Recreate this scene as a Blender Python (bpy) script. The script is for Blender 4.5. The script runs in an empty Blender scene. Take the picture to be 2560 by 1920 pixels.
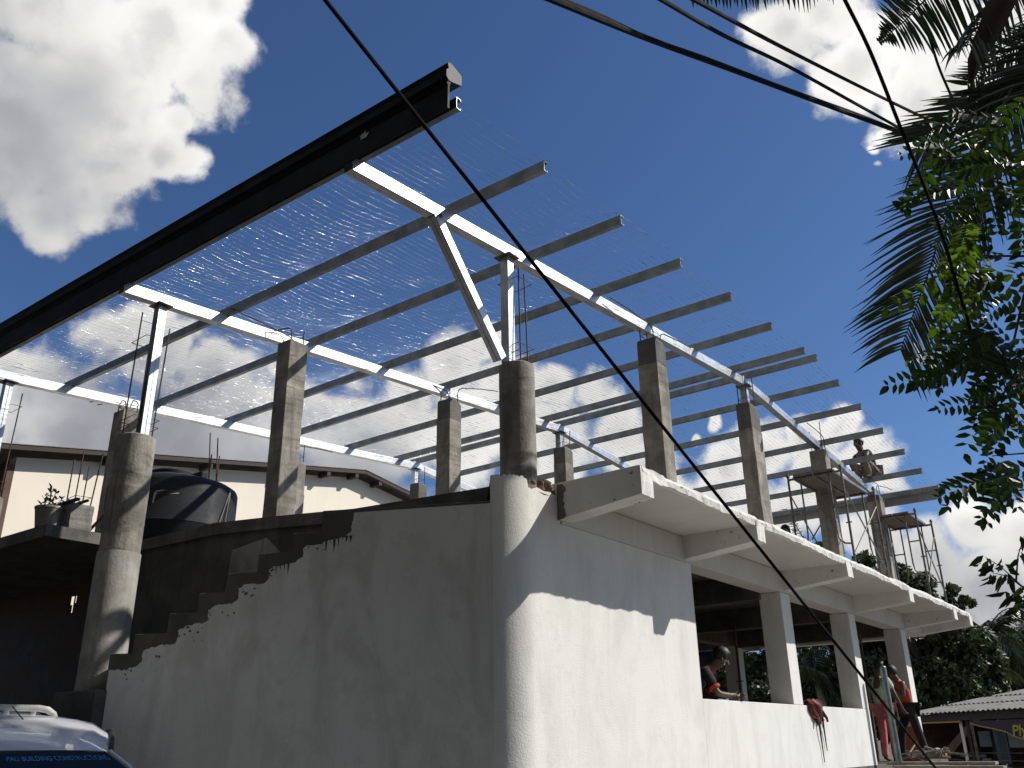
import bpy, bmesh, math, random
import numpy as np
from math import sin, cos, pi, radians, sqrt, atan2
from mathutils import Vector, Matrix, noise
random.seed(7)
sc = bpy.context.scene
C = sc.collection
# ------------------------------------------------------------------ camera
# metres; the eye is the origin, X along the purlins, Y along the right-hand facade, Z up; street level is z = -1.6
F_PX, YAW, PITCH, ROLL = 2222.6, radians(-36.891), radians(22.095), radians(-0.950)   # calibrated on the roof grid
FWD = Vector((sin(YAW)*cos(PITCH), cos(YAW)*cos(PITCH), sin(PITCH)))
_rt = Vector((cos(YAW), -sin(YAW), 0)); _up = _rt.cross(FWD)
RGT = _rt*cos(ROLL) + _up*sin(ROLL); UPV = -_rt*sin(ROLL) + _up*cos(ROLL)
cam_d = bpy.data.cameras.new("camera"); cam = bpy.data.objects.new("camera", cam_d); C.objects.link(cam)
cam.matrix_world = Matrix(((RGT.x, UPV.x, -FWD.x, 0), (RGT.y, UPV.y, -FWD.y, 0), (RGT.z, UPV.z, -FWD.z, 0), (0, 0, 0, 1)))
cam_d.sensor_width = 36; cam_d.lens = F_PX/2560*36; cam_d.clip_start = 0.05; cam_d.clip_end = 3000
sc.camera = cam
GZ = -1.6
def ray(x, y): return FWD + RGT*((x-1280)/F_PX) - UPV*((y-960)/F_PX)
def at(x, y, d): return ray(x, y)*d                      # photo pixel -> point at that depth
def at_x(x, y, X): r = ray(x, y); return r*(X/r.x)
def at_y(x, y, Y): r = ray(x, y); return r*(Y/r.y)
def at_z(x, y, Z): r = ray(x, y); return r*(Z/r.z)
# ------------------------------------------------------------------ light
SUN = Vector((0.88, 0.814, 0.954)).normalized()
sc.view_settings.view_transform = 'Standard'; sc.view_settings.look = 'None'
sc.view_settings.exposure = 0.0; sc.view_settings.gamma = 1.0
SKY_STRENGTH = 0.072
ld = bpy.data.lights.new("sun", 'SUN'); ld.energy = 4.95; ld.angle = radians(0.55); ld.color = (1, 0.955, 0.88)
lo = bpy.data.objects.new("sun", ld); C.objects.link(lo); lo.rotation_euler = SUN.to_track_quat('Z', 'Y').to_euler()
w = bpy.data.worlds.new("World"); sc.world = w; w.use_nodes = True
nt = w.node_tree; nt.nodes.clear()

class NT:
    """tiny node helper"""
    def __init__(s, tree): s.t = tree
    def n(s, typ, **kw):
        nd = s.t.nodes.new(typ)
        for k, v in kw.items(): setattr(nd, k, v)
        return nd
    def put(s, sock, v):
        if hasattr(v, 'is_output') or isinstance(v, bpy.types.NodeSocket): s.t.links.new(v, sock)
        else: sock.default_value = v
    def m(s, op, a, b=None, c=None, clamp=False):
        nd = s.n('ShaderNodeMath', operation=op, use_clamp=clamp)
        for i, v in enumerate((a, b, c)):
            if v is not None: s.put(nd.inputs[i], v)
        return nd.outputs[0]
    def vm(s, op, a, b=None, scale=None):
        nd = s.n('ShaderNodeVectorMath', operation=op)
        s.put(nd.inputs[0], a)
        if b is not None: s.put(nd.inputs[1], b)
        if scale is not None: s.put(nd.inputs['Scale'], scale)
        return nd.outputs['Value'] if op in ('DISTANCE', 'DOT_PRODUCT', 'LENGTH') else nd.outputs[0]
    def noise(s, vec, scale, detail=4, rough=0.55, dist=0.0):
        nd = s.n('ShaderNodeTexNoise'); s.put(nd.inputs['Vector'], vec)
        nd.inputs['Scale'].default_value = scale; nd.inputs['Detail'].default_value = detail
        nd.inputs['Roughness'].default_value = rough; nd.inputs['Distortion'].default_value = dist
        return nd.outputs['Fac']
    def ramp(s, v, a, b, o0=0.0, o1=1.0, smooth=True):
        nd = s.n('ShaderNodeMapRange', interpolation_type='SMOOTHSTEP' if smooth else 'LINEAR'); nd.clamp = True
        s.put(nd.inputs[0], v)
        for i, x in enumerate((a, b, o0, o1)): nd.inputs[i+1].default_value = x
        return nd.outputs[0]
    def mix(s, f, a, b, blend='MIX'):
        nd = s.n('ShaderNodeMix', data_type='RGBA', blend_type=blend)
        s.put(nd.inputs[0], f)
        for sock, v in ((nd.inputs[6], a), (nd.inputs[7], b)):
            if isinstance(v, (tuple, list)): v = tuple(v)+(1,) if len(v) == 3 else tuple(v)
            s.put(sock, v)
        return nd.outputs[2]
    def scalev(s, vec, sx, sy, sz): return s.vm('MULTIPLY', vec, (sx, sy, sz))

# clouds: lobes by direction on the sky (overview pixels of the photo -> directions), noise breaks their outline
OV = 1.15732
LOBES = [(150,200,270),(330,110,190),(435,190,112),(470,130,78),(395,250,60),(50,370,150),(245,345,160),(368,345,92),(110,465,108),(150,-30,210),(190,430,95),(440,40,100),
 (1700,40,110),(1850,120,130),(1980,190,130),(1790,-10,140),(2000,60,150),(2080,150,150),(1915,262,34),(1888,300,20),(1902,335,17),(1866,288,14),(1922,352,13),(1872,338,9),(1540,905,22),(1500,935,18),(2200,60,140),
 (60,850,110),(250,740,85),(330,800,110),(150,960,200),(480,830,100),(560,900,160),(700,880,100),(800,960,180),(640,790,60),(330,700,45),(0,800,90),(400,1000,240),(-150,900,250),
 (980,800,85),(900,860,80),(1050,765,55),(1100,850,75),(1180,850,70),(1270,860,70),(1000,950,150),(1200,950,120),(1320,930,80),
 (1400,1000,95),(1560,1010,80),(1650,970,85),(1750,930,62),(1830,920,62),(1895,975,75),(1930,1030,55),(1780,1020,110),(1550,1060,110),(1430,1080,130),
 (2110,1130,95),(2010,1180,110),(2200,1140,120),(2130,1240,150),(1900,1150,95),(2050,1320,160),(2300,1250,200),(1700,1120,120)]
N = NT(nt)
def lobe_group(fine):
    g = bpy.data.node_groups.new('cloud_density', 'ShaderNodeTree')
    g.interface.new_socket('Vector', in_out='INPUT', socket_type='NodeSocketVector')
    g.interface.new_socket('Density', in_out='OUTPUT', socket_type='NodeSocketFloat')
    g.interface.new_socket('Puff', in_out='OUTPUT', socket_type='NodeSocketFloat')
    G = NT(g); gi = G.n('NodeGroupInput'); go = G.n('NodeGroupOutput')
    v = gi.outputs[0]
    warp = G.n('ShaderNodeTexNoise'); G.put(warp.inputs['Vector'], v); warp.inputs['Scale'].default_value = 6.0; warp.inputs['Detail'].default_value = 3 if fine else 1
    wc = G.vm('SUBTRACT', warp.outputs['Color'], (0.5, 0.5, 0.5))
    p = G.vm('ADD', v, G.vm('SCALE', wc, scale=0.085))
    acc = None
    for x, y, r in LOBES:
        d = ray(x*OV, y*OV).normalized()
        rad = (ray((x+r)*OV, y*OV).normalized()-d).length*1.04
        val = G.m('MULTIPLY_ADD', G.vm('DISTANCE', p, tuple(d)), -1.0/rad, 1.0)
        acc = val if acc is None else G.m('SMOOTH_MAX', acc, val, 0.11)
    for az, el, rad in ((110, 45, .5), (155, 50, .6), (205, 38, .65)):   # unseen clouds added behind the camera for whiter fill light
        d = (sin(radians(az))*cos(radians(el)), cos(radians(az))*cos(radians(el)), sin(radians(el)))
        acc = G.m('SMOOTH_MAX', acc, G.m('MULTIPLY_ADD', G.vm('DISTANCE', p, d), -1.0/rad, 1.0), 0.22)
    def vor(vec, sc_):
        nd = G.n('ShaderNodeTexVoronoi', feature='F1'); G.put(nd.inputs['Vector'], vec); nd.inputs['Scale'].default_value = sc_
        return nd.outputs['Distance']
    n1 = G.noise(v, 11.0, 7 if fine else 3, 0.66, 0.0)
    e = G.m('MULTIPLY_ADD', G.m('SUBTRACT', n1, 0.49), 0.50, acc)
    p2 = G.vm('ADD', v, G.vm('SCALE', wc, scale=0.05))
    puff = G.m('SUBTRACT', 0.42, vor(p2, 15.0))
    if fine: puff = G.m('MULTIPLY_ADD', G.m('SUBTRACT', 0.42, vor(p2, 37.0)), 0.55, puff)
    e = G.m('MULTIPLY_ADD', puff, 0.50, e)
    if fine: e = G.m('MULTIPLY_ADD', G.m('SUBTRACT', G.noise(p2, 42.0, 4, 0.65), 0.5), 0.50, e)
    G.t.links.new(e, go.inputs[0]); G.t.links.new(puff, go.inputs[1])
    return g
tc = N.n('ShaderNodeTexCoord'); dirv = tc.outputs['Generated']
def dens(v, fine):
    nd = N.n('ShaderNodeGroup'); nd.node_tree = lobe_group(fine); N.put(nd.inputs[0], v); return nd.outputs
d0, puff = dens(dirv, True)[:2]
d1 = dens(N.vm('ADD', dirv, tuple(SUN*0.05+Vector((0, 0, 0.03)))), False)[0]
edge_soft = N.noise(dirv, 3.0, 2, 0.5)
alpha = N.ramp(N.m('MULTIPLY_ADD', N.m('SUBTRACT', edge_soft, 0.5), 0.2, d0), -0.02, 0.36)
lit = N.ramp(N.m('SUBTRACT', d0, d1), -0.35, 0.40)
thick = N.ramp(d0, 0.25, 1.2)
lown = N.noise(dirv, 4.2, 5, 0.55)
bright = N.m('MULTIPLY_ADD', lit, 0.22, 0.76)
bright = N.m('MULTIPLY_ADD', puff, 0.15, bright)
bright = N.m('MULTIPLY', bright, N.ramp(thick, 0, 1, 1.07, 0.78))
bright = N.m('MULTIPLY', bright, N.ramp(lown, 0.32, 0.68, 0.80, 1.08))
# banks that stand in their own shade
for (x, y, r, k) in ((330, 960, 430, 0.50), (30, 330, 420, 0.72), (2090, 1330, 300, 0.60), (1950, 1150, 170, 0.86), (760, 1010, 250, 0.62), (300, 560, 140, 0.85)):
    d = ray(x*OV, y*OV).normalized(); rad = (ray((x+r)*OV, y*OV).normalized()-d).length
    bright = N.m('MULTIPLY', bright, N.ramp(N.vm('DISTANCE', dirv, tuple(d)), 0.15*rad, rad, k, 1.0))
ccol = N.mix(N.ramp(bright, 0.35, 0.85), (0.88, 0.91, 1.0), (1.0, 0.99, 0.965))
CLOUD_GAIN = 12.6
cl = N.vm('SCALE', ccol, scale=N.m('MULTIPLY', bright, CLOUD_GAIN))
sky = N.n('ShaderNodeTexSky', sky_type='NISHITA'); sky.sun_disc = False
sky.sun_elevation = math.asin(SUN.z); sky.sun_rotation = atan2(SUN.x, SUN.y)
sky.altitude = 50; sky.air_density = 1.0; sky.dust_density = 0.6; sky.ozone_density = 2.5
skyc = N.mix(1.0, sky.outputs[0], (0.74, 0.98, 1.32), 'MULTIPLY')
col = N.mix(alpha, skyc, cl)
bg = N.n('ShaderNodeBackground'); N.put(bg.inputs[0], col); bg.inputs[1].default_value = SKY_STRENGTH
out = N.n('ShaderNodeOutputWorld'); nt.links.new(bg.outputs[0], out.inputs[0])

w.cycles.sampling_method = 'MANUAL'; w.cycles.sample_map_resolution = 256
sc.cycles.max_bounces = 5; sc.cycles.diffuse_bounces = 3; sc.cycles.glossy_bounces = 3; sc.cycles.transmission_bounces = 3; sc.cycles.transparent_max_bounces = 6
# ------------------------------------------------------------------ helpers
ORG = {}
def tag(o, label=None, cat=None, group=None, kind=None):
    if label: o['label'] = label
    if cat: o['category'] = cat
    if group: o['group'] = group
    if kind: o['kind'] = kind
    return o
def thing(name, label, cat, loc=(0, 0, 0), group=None):
    o = bpy.data.objects.new(name, None); C.objects.link(o); o.empty_display_size = 0.2
    o.location = loc; ORG[o] = Vector(loc)
    return tag(o, label, cat, group)
class MB:
    def __init__(s): s.v = []; s.f = []; s.mi = []; s.cur = 0
    def add(s, vs, fs):
        b = len(s.v); s.v += [tuple(v) for v in vs]
        for f in fs: s.f.append(tuple(b+i for i in f)); s.mi.append(s.cur)
        return s
    def box(s, x0, x1, y0, y1, z0, z1):
        return s.add([(x0,y0,z0),(x1,y0,z0),(x1,y1,z0),(x0,y1,z0),(x0,y0,z1),(x1,y0,z1),(x1,y1,z1),(x0,y1,z1)],
                     [(3,2,1,0),(4,5,6,7),(0,1,5,4),(1,2,6,5),(2,3,7,6),(3,0,4,7)])
    def bar(s, a, b, wx, wz, up=(0, 0, 1)):
        a = Vector(a); b = Vector(b); t = (b-a).normalized(); r = t.cross(Vector(up))
        if r.length < 1e-4: r = t.cross(Vector((0, 1, 0)))
        r.normalize(); u = r.cross(t).normalized(); r *= wx/2; u *= wz/2
        return s.add([a-r-u, a+r-u, a+r+u, a-r+u, b-r-u, b+r-u, b+r+u, b-r+u],
                     [(3,2,1,0),(4,5,6,7),(0,1,5,4),(1,2,6,5),(2,3,7,6),(3,0,4,7)])
    def tube(s, pts, r, n=8, cap=True):
        pts = [Vector(p) for p in pts]; rr = r if isinstance(r, (list, tuple)) else [r]*len(pts)
        rings = []; ref = None
        for i, p in enumerate(pts):
            t = (pts[min(i+1, len(pts)-1)]-pts[max(i-1, 0)]).normalized()
            if ref is None:
                ref = t.cross(Vector((0, 0, 1)))
                if ref.length < 1e-3: ref = t.cross(Vector((0, 1, 0)))
            ref = (ref - t*ref.dot(t)).normalized(); q = t.cross(ref)
            rings.append([p + (ref*cos(2*pi*k/n)+q*sin(2*pi*k/n))*rr[i] for k in range(n)])
        vs = [v for ring in rings for v in ring]
        fs = [(i*n+k, i*n+(k+1) % n, (i+1)*n+(k+1) % n, (i+1)*n+k) for i in range(len(pts)-1) for k in range(n)]
        if cap: fs += [tuple(range(n-1, -1, -1)), tuple((len(pts)-1)*n+k for k in range(n))]
        return s.add(vs, fs)
    def prism(s, poly, vec):
        n = len(poly); vec = Vector(vec); a = [Vector(p) for p in poly]
        vs = a+[p+vec for p in a]
        return s.add(vs, [tuple(range(n-1, -1, -1)), tuple(range(n, 2*n))]+[(i, (i+1) % n, n+(i+1) % n, n+i) for i in range(n)])
    def lathe(s, prof, c, n=32, cap=True):
        c = Vector(c); vs = []; fs = []; m = len(prof)
        for r, z in prof:
            for k in range(n): vs.append(c+Vector((r*cos(2*pi*k/n), r*sin(2*pi*k/n), z)))
        for i in range(m-1):
            for k in range(n): fs.append((i*n+k, i*n+(k+1) % n, (i+1)*n+(k+1) % n, (i+1)*n+k))
        if cap: fs += [tuple(range(n-1, -1, -1)), tuple((m-1)*n+k for k in range(n))]
        return s.add(vs, fs)
    def ico(s, c, rx, ry=None, rz=None, sub=2, jit=0.0):
        bm = bmesh.new(); bmesh.ops.create_icosphere(bm, subdivisions=sub, radius=1)
        c = Vector(c); ry = ry or rx; rz = rz or rx
        vs = []
        for v in bm.verts:
            k = 1+random.uniform(-jit, jit); vs.append(c+Vector((v.co.x*rx*k, v.co.y*ry*k, v.co.z*rz*k)))
        fs = [tuple(x.index for x in f.verts) for f in bm.faces]; bm.free()
        return s.add(vs, fs)
    def build(s, name, mat, parent=None, smooth=False, bevel=0.0, fix=True):
        org = ORG.get(parent, Vector((0, 0, 0))) if parent else Vector((0, 0, 0))
        me = bpy.data.meshes.new(name)
        me.from_pydata([(x-org.x, y-org.y, z-org.z) for x, y, z in s.v], [], s.f); me.update()
        mats = mat if isinstance(mat, (list, tuple)) else [mat]
        for m in mats: me.materials.append(m)
        if len(mats) > 1: me.polygons.foreach_set('material_index', s.mi)
        if fix:
            bm = bmesh.new(); bm.from_mesh(me); bmesh.ops.recalc_face_normals(bm, faces=bm.faces); bm.to_mesh(me); bm.free()
        if smooth:
            me.polygons.foreach_set('use_smooth', [True]*len(me.polygons))
            try: me.set_sharp_from_angle(angle=radians(40))
            except Exception: pass
        o = bpy.data.objects.new(name, me); C.objects.link(o)
        if parent: o.parent = parent
        ORG[o] = org
        if bevel:
            b = o.modifiers.new('bevel', 'BEVEL'); b.width = bevel; b.segments = 2; b.limit_method = 'ANGLE'
        return o
def mesh_np(name, verts, faces, mat, parent=None, smooth=False):
    """verts (n,3) array, faces (m,k) int array"""
    org = ORG.get(parent, Vector((0, 0, 0))) if parent else Vector((0, 0, 0))
    me = bpy.data.meshes.new(name); verts = np.asarray(verts, np.float32)-np.array(org, np.float32); faces = np.asarray(faces, np.int32)
    me.vertices.add(len(verts)); me.vertices.foreach_set('co', verts.ravel())
    k = faces.shape[1]; me.loops.add(faces.size); me.loops.foreach_set('vertex_index', faces.ravel())
    me.polygons.add(len(faces)); me.polygons.foreach_set('loop_start', np.arange(0, faces.size, k, dtype=np.int32))
    me.polygons.foreach_set('loop_total', np.full(len(faces), k, np.int32))
    if smooth: me.polygons.foreach_set('use_smooth', [True]*len(faces))
    me.update(calc_edges=True); me.validate(); me.materials.append(mat)
    o = bpy.data.objects.new(name, me); C.objects.link(o)
    if parent: o.parent = parent
    ORG[o] = org
    return o
# ------------------------------------------------------------------ materials
def new_mat(name):
    m = bpy.data.materials.new(name); m.use_nodes = True; t = m.node_tree; t.nodes.clear()
    A = NT(t); b = A.n('ShaderNodeBsdfPrincipled'); o = A.n('ShaderNodeOutputMaterial'); t.links.new(b.outputs[0], o.inputs[0])
    return m, A, b, o
def pos(A): return A.n('ShaderNodeNewGeometry').outputs['Position']
def bump(A, b, h, strength=0.3, dist=0.01):
    nd = A.n('ShaderNodeBump'); nd.inputs['Strength'].default_value = strength; nd.inputs['Distance'].default_value = dist
    A.put(nd.inputs['Height'], h); A.t.links.new(nd.outputs[0], b.inputs['Normal'])
def plain(name, col, rough=0.6, metal=0.0, var=0.12, vs=8.0, bmp=0.0, coat=0.0):
    m, A, b, o = new_mat(name); p = pos(A)
    n = A.noise(p, vs, 5, 0.6)
    lo_ = tuple(c*(1-var) for c in col); hi = tuple(min(1, c*(1+var)) for c in col)
    A.put(b.inputs['Base Color'], A.mix(A.ramp(n, 0.3, 0.7), lo_, hi))
    A.put(b.inputs['Roughness'], A.ramp(n, 0.3, 0.7, max(0.02, rough-0.08), min(1, rough+0.08)))
    b.inputs['Metallic'].default_value = metal
    if coat: b.inputs['Coat Weight'].default_value = coat
    if bmp: bump(A, b, A.noise(p, vs*6, 4), bmp, 0.01)
    return m
def concrete(name, col, dark=0.55, streak=0.5, bmp=0.35, board=False):
    m, A, b, o = new_mat(name); p = pos(A)
    n1 = A.noise(p, 2.2, 6, 0.65, 0.4); n2 = A.noise(A.scalev(p, 9, 9, 1.1), 1.0, 5, 0.6, 0.3); n3 = A.noise(p, 38, 4, 0.7)
    dk = tuple(c*dark for c in col); lt = tuple(min(1, c*1.25) for c in col)
    c = A.mix(A.ramp(n1, 0.32, 0.68), dk, lt)
    c = A.mix(A.m('MULTIPLY', A.ramp(n2, 0.46, 0.72), streak), c, tuple(x*0.38 for x in col))
    c = A.mix(A.m('MULTIPLY', A.ramp(n3, 0.62, 0.70), 0.5), c, tuple(x*0.35 for x in col))
    A.put(b.inputs['Base Color'], c); b.inputs['Roughness'].default_value = 0.9
    hgt = A.m('ADD', A.m('MULTIPLY', n3, 0.6), A.m('MULTIPLY', n2, 0.8))
    if board:
        wv = A.n('ShaderNodeTexWave', wave_type='BANDS', bands_direction='Z'); A.put(wv.inputs['Vector'], p); wv.inputs['Scale'].default_value = 0.45; wv.inputs['Distortion'].default_value = 3.0
        hgt = A.m('ADD', hgt, A.m('MULTIPLY', A.ramp(wv.outputs['Fac'], 0.9, 1.0), -0.7))
    bump(A, b, hgt, bmp, 0.02)
    return m
def whitewash(name, col=(0.74, 0.73, 0.69), chips=0.0, dirt=0.5, grain=0.25):
    m, A, b, o = new_mat(name); p = pos(A)
    n1 = A.noise(A.scalev(p, 2.4, 2.4, 0.8), 1.0, 6, 0.66, 0.8); n2 = A.noise(A.scalev(p, 8, 8, 0.8), 1.0, 6, 0.65, 0.7); n3 = A.noise(p, 70, 3, 0.7); n4 = A.noise(p, 3.4, 8, 0.7)
    c = A.mix(A.m('MULTIPLY', A.ramp(n1, 0.40, 0.72), dirt), col, (col[0]*0.72, col[1]*0.715, col[2]*0.70))
    c = A.mix(A.m('MULTIPLY', A.ramp(n2, 0.50, 0.80), dirt*0.35), c, (col[0]*0.74, col[1]*0.73, col[2]*0.70))
    c = A.mix(A.m('MULTIPLY', A.ramp(n4, 0.52, 0.66), dirt*0.35), c, (col[0]*0.80, col[1]*0.80, col[2]*0.79))
    n5 = A.noise(p, 0.9, 3, 0.5, 0.6)
    c = A.mix(A.m('MULTIPLY', A.ramp(n4, 0.56, 0.575), dirt*0.14), c, (col[0]*0.70, col[1]*0.70, col[2]*0.69))
    c = A.mix(A.m('MULTIPLY', A.ramp(n5, 0.50, 0.66), dirt*0.35), c, (col[0]*0.75, col[1]*0.75, col[2]*0.74))
    c = A.mix(A.ramp(n3, 0.70, 0.74, 0, 0.35), c, (0.25, 0.24, 0.22))
    n6 = A.noise(p, 26, 3, 0.7); c = A.mix(A.ramp(n6, 0.665, 0.70, 0, 0.30), c, (col[0]*0.45, col[1]*0.44, col[2]*0.42))
    if chips:
        ch = A.noise(A.scalev(p, 1, 1, 1.6), 7.5, 8, 0.72, 0.6)
        c = A.mix(A.ramp(ch, 0.70-chips, 0.715-chips), c, (0.10, 0.09, 0.08))
    A.put(b.inputs['Base Color'], c); b.inputs['Roughness'].default_value = 0.88
    bump(A, b, A.m('ADD', A.m('MULTIPLY', n3, 0.7), n4), grain, 0.012)
    return m
def galv(name, col=(0.62, 0.64, 0.66), rough=0.36, dull=0.0):
    m, A, b, o = new_mat(name); p = pos(A)
    vo = A.n('ShaderNodeTexVoronoi'); A.put(vo.inputs['Vector'], p); vo.inputs['Scale'].default_value = 42
    n = A.noise(p, 6, 5, 0.6); ns = A.noise(A.scalev(p, 14, 1.2, 14), 1.0, 4, 0.6)
    c = A.mix(A.ramp(n, 0.35, 0.7), col, tuple(x*(0.72-dull*0.3) for x in col))
    c = A.mix(A.m('MULTIPLY', A.ramp(ns, 0.55, 0.75), 0.5), c, tuple(x*0.6 for x in col))
    A.put(b.inputs['Base Color'], c); b.inputs['Metallic'].default_value = 0.92
    r = A.m('ADD', A.m('MULTIPLY', A.vm('DOT_PRODUCT', vo.outputs['Color'], (0.33, 0.33, 0.33)), 0.12), rough-0.06)
    A.put(b.inputs['Roughness'], A.m('ADD', r, A.m('MULTIPLY', n, 0.08)))
    return m
def leaf_mat(name, col, trans=0.35, var=0.5, gloss=0.45, tint=None):
    m, A, b, o = new_mat(name); oi = A.n('ShaderNodeNewGeometry')
    n = A.noise(oi.outputs['Position'], 2.3, 3, 0.6)
    rnd = oi.outputs['Random Per Island']
    c = A.mix(rnd, tuple(x*(1-var) for x in col), tuple(x*(1+var) for x in col))
    if tint: c = A.mix(A.ramp(n, 0.45, 0.7), c, tint)
    A.put(b.inputs['Base Color'], c); b.inputs['Roughness'].default_value = gloss
    tr = A.n('ShaderNodeBsdfTranslucent'); A.put(tr.inputs[0], A.mix(1.0, c, (1.6, 1.9, 0.5), 'MULTIPLY'))
    mx = A.n('ShaderNodeMixShader'); mx.inputs[0].default_value = trans
    A.t.links.new(b.outputs[0], mx.inputs[1]); A.t.links.new(tr.outputs[0], mx.inputs[2]); A.t.links.new(mx.outputs[0], o.inputs[0])
    return m
M = dict(
 conc=concrete('grey concrete', (0.30, 0.285, 0.255), 0.62, 0.5),
 conc_col=concrete('board marked concrete', (0.285, 0.262, 0.222), 0.52, 0.75, 0.6, True),
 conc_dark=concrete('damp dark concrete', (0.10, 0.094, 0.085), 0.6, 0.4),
 conc_deck=concrete('stained deck concrete', (0.15, 0.14, 0.125), 0.6, 0.5), conc_new=concrete('fresh dark cement', (0.13, 0.125, 0.115), 0.7, 0.3),
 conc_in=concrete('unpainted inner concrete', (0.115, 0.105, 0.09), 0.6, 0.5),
 border=concrete('wet cement render', (0.105, 0.098, 0.088), 0.75, 0.35, 0.25),
 white=whitewash('whitewash', grain=0.4), white_stair=whitewash('whitewash in two coats', (0.70, 0.69, 0.655), 0.0, 0.95, 0.4),
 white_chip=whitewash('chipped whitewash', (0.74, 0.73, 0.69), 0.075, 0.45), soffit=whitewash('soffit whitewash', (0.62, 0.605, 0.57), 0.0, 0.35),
 galv=galv('galvanised steel'), galv_p=galv('galvanised purlin steel', (0.29, 0.31, 0.32), 0.42, 0.3), wire=galv('galvanised wire', (0.60, 0.62, 0.65), 0.17),
 fascia=plain('dark brown painted sheet', (0.005, 0.0045, 0.0055), 0.68, 0.0, 0.2, 3), cap=plain('zinc cap', (0.16, 0.155, 0.16), 0.75, 0.0, 0.6, 22), fascia_in=plain('grey sheet back', (0.30, 0.31, 0.30), 0.5, 0.1, 0.12, 3),
 rebar=plain('rusty bar', (0.10, 0.058, 0.042), 0.75, 0.3, 0.35, 20), black=plain('black plastic cable', (0.010, 0.010, 0.011), 0.85), tank=plain('black polyethylene', (0.013, 0.016, 0.020), 0.62, 0.0, 0.25, 3, 0.1),
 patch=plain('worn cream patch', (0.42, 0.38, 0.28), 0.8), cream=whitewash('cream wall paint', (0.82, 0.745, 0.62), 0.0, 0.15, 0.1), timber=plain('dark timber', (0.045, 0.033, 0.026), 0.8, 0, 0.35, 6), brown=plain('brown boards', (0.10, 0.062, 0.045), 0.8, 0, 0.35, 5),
 asb=concrete('weathered cement sheet', (0.23, 0.222, 0.205), 0.7, 0.4), plank=plain('grey weathered plank', (0.26, 0.23, 0.19), 0.85, 0, 0.3, 9, 0.3), brick=plain('orange brick', (0.45, 0.14, 0.05), 0.9, 0, 0.25, 30, 0.4), rubble=concrete('brick rubble', (0.24, 0.16, 0.11), 0.6, 0.3, 0.6),
 steel=plain('dull scaffold steel', (0.13, 0.115, 0.10), 0.5, 0.6, 0.35, 12), pipe=galv('weathered pipe', (0.22, 0.26, 0.26), 0.45, 0.3), ply=plain('scaffold board', (0.13, 0.105, 0.08), 0.8, 0, 0.3, 8),
)

M['black'].node_tree.nodes['Principled BSDF'].inputs['Specular IOR Level'].default_value = 0.12
M['tank'].node_tree.nodes['Principled BSDF'].inputs['Specular IOR Level'].default_value = 0.22
M['fascia'].node_tree.nodes['Principled BSDF'].inputs['Specular IOR Level'].default_value = 0.25
# ------------------------------------------------------------------ setting
g = MB(); g.box(-400, 400, -300, 700, GZ-0.4, GZ)
mg, A, b, o = new_mat('dry road earth'); p = pos(A)
A.put(b.inputs['Base Color'], A.mix(A.ramp(A.noise(p, 0.7, 7, 0.65), 0.35, 0.7), (0.085, 0.070, 0.053), (0.15, 0.124, 0.094))); b.inputs['Roughness'].default_value = 0.95
bump(A, b, A.noise(p, 14, 5), 0.4, 0.03)
tag(g.build('ground', mg), kind='structure')
g = MB(); g.box(-4.46, 1.5, 6.9, 20.5, GZ-0.1, GZ+0.004); tag(g.build('bounce_apron', concrete('pale bounce apron', (0.30, 0.285, 0.255), 0.75, 0.3)), kind='structure')  # unseen pale slab added to bounce light onto the facade and soffit
# ------------------------------------------------------------------ the unfinished building
XW = -4.5
ANG = radians(27); SD = Vector((-cos(ANG), -sin(ANG), 0)); SN = Vector((sin(ANG), -cos(ANG), 0)); RC = 0.35
CC = Vector((XW-RC, 6.25, 0)); P0 = CC+SN*RC
bld = thing('unfinished_building', 'unfinished two storey concrete building with whitewashed ground floor, canopy slab and open roof deck', 'building', (-8, 12, GZ))
rng = random.Random(3)
# rounded corner and facade up to the first window, one skin 0.2 thick
path = [P0+SD*0.02]
n_arc = 22
a0 = atan2(SN.y, SN.x)
for i in range(n_arc+1):
    a = a0*(1-i/n_arc); path.append(CC+Vector((cos(a), sin(a), 0))*RC)
for i in range(1, 5): path.append(Vector((XW, 6.25+0.1*i, 0)))
path.append(Vector((XW, 6.70, 0)))
tops = []
for i, q in enumerate(path):
    f = i/(len(path)-1)
    z = 2.21 if f < 0.62 else 2.205-(f-0.62)*0.22-(0.05 if 0.74 < f < 0.84 else 0)
    tops.append(z+rng.uniform(-0.012, 0.012))
m = MB(); nP = len(path)
inn = [CC+(q-CC).normalized()*(RC-0.2) if i < n_arc+2 else q-Vector((0.2, 0, 0)) for i, q in enumerate(path)]
vs = []; 
for q, qi, zt in zip(path, inn, tops): vs += [(q.x, q.y, GZ), (q.x, q.y, zt), (qi.x, qi.y, GZ), (qi.x, qi.y, zt-0.01)]
fs = []
for i in range(nP-1):
    a = 4*i; c = 4*(i+1)
    fs += [(a, c, c+1, a+1), (a+1, c+1, c+3, a+3), (a+3, c+3, c+2, a+2)]
fs += [(0, 1, 3, 2), (4*nP-4, 4*nP-2, 4*nP-1, 4*nP-3)]
m.add(vs, fs); m.build('rounded_corner_wall', M['white'], bld, smooth=True)
m = MB(); capv = [(q.x, q.y, zt-0.035) for q, zt in zip(path, tops)]+[(XW-0.9, 6.72, 2.10), (P0.x-0.25, P0.y+0.25, 2.15)]; m.add(capv, [tuple(range(len(capv)))]); m.build('mortar_fill', M['rubble'], bld)
m = MB(); m.box(XW-0.2, XW-0.0005, 6.7005, 9.32, GZ, 1.876); m.build('facade_wall', M['white'], bld)
m = MB(); m.box(XW-0.2, XW-0.0015, 9.3205, 15.16, GZ, 0.43); m.build('window_parapet', M['white'], bld, bevel=0.008)
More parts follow.
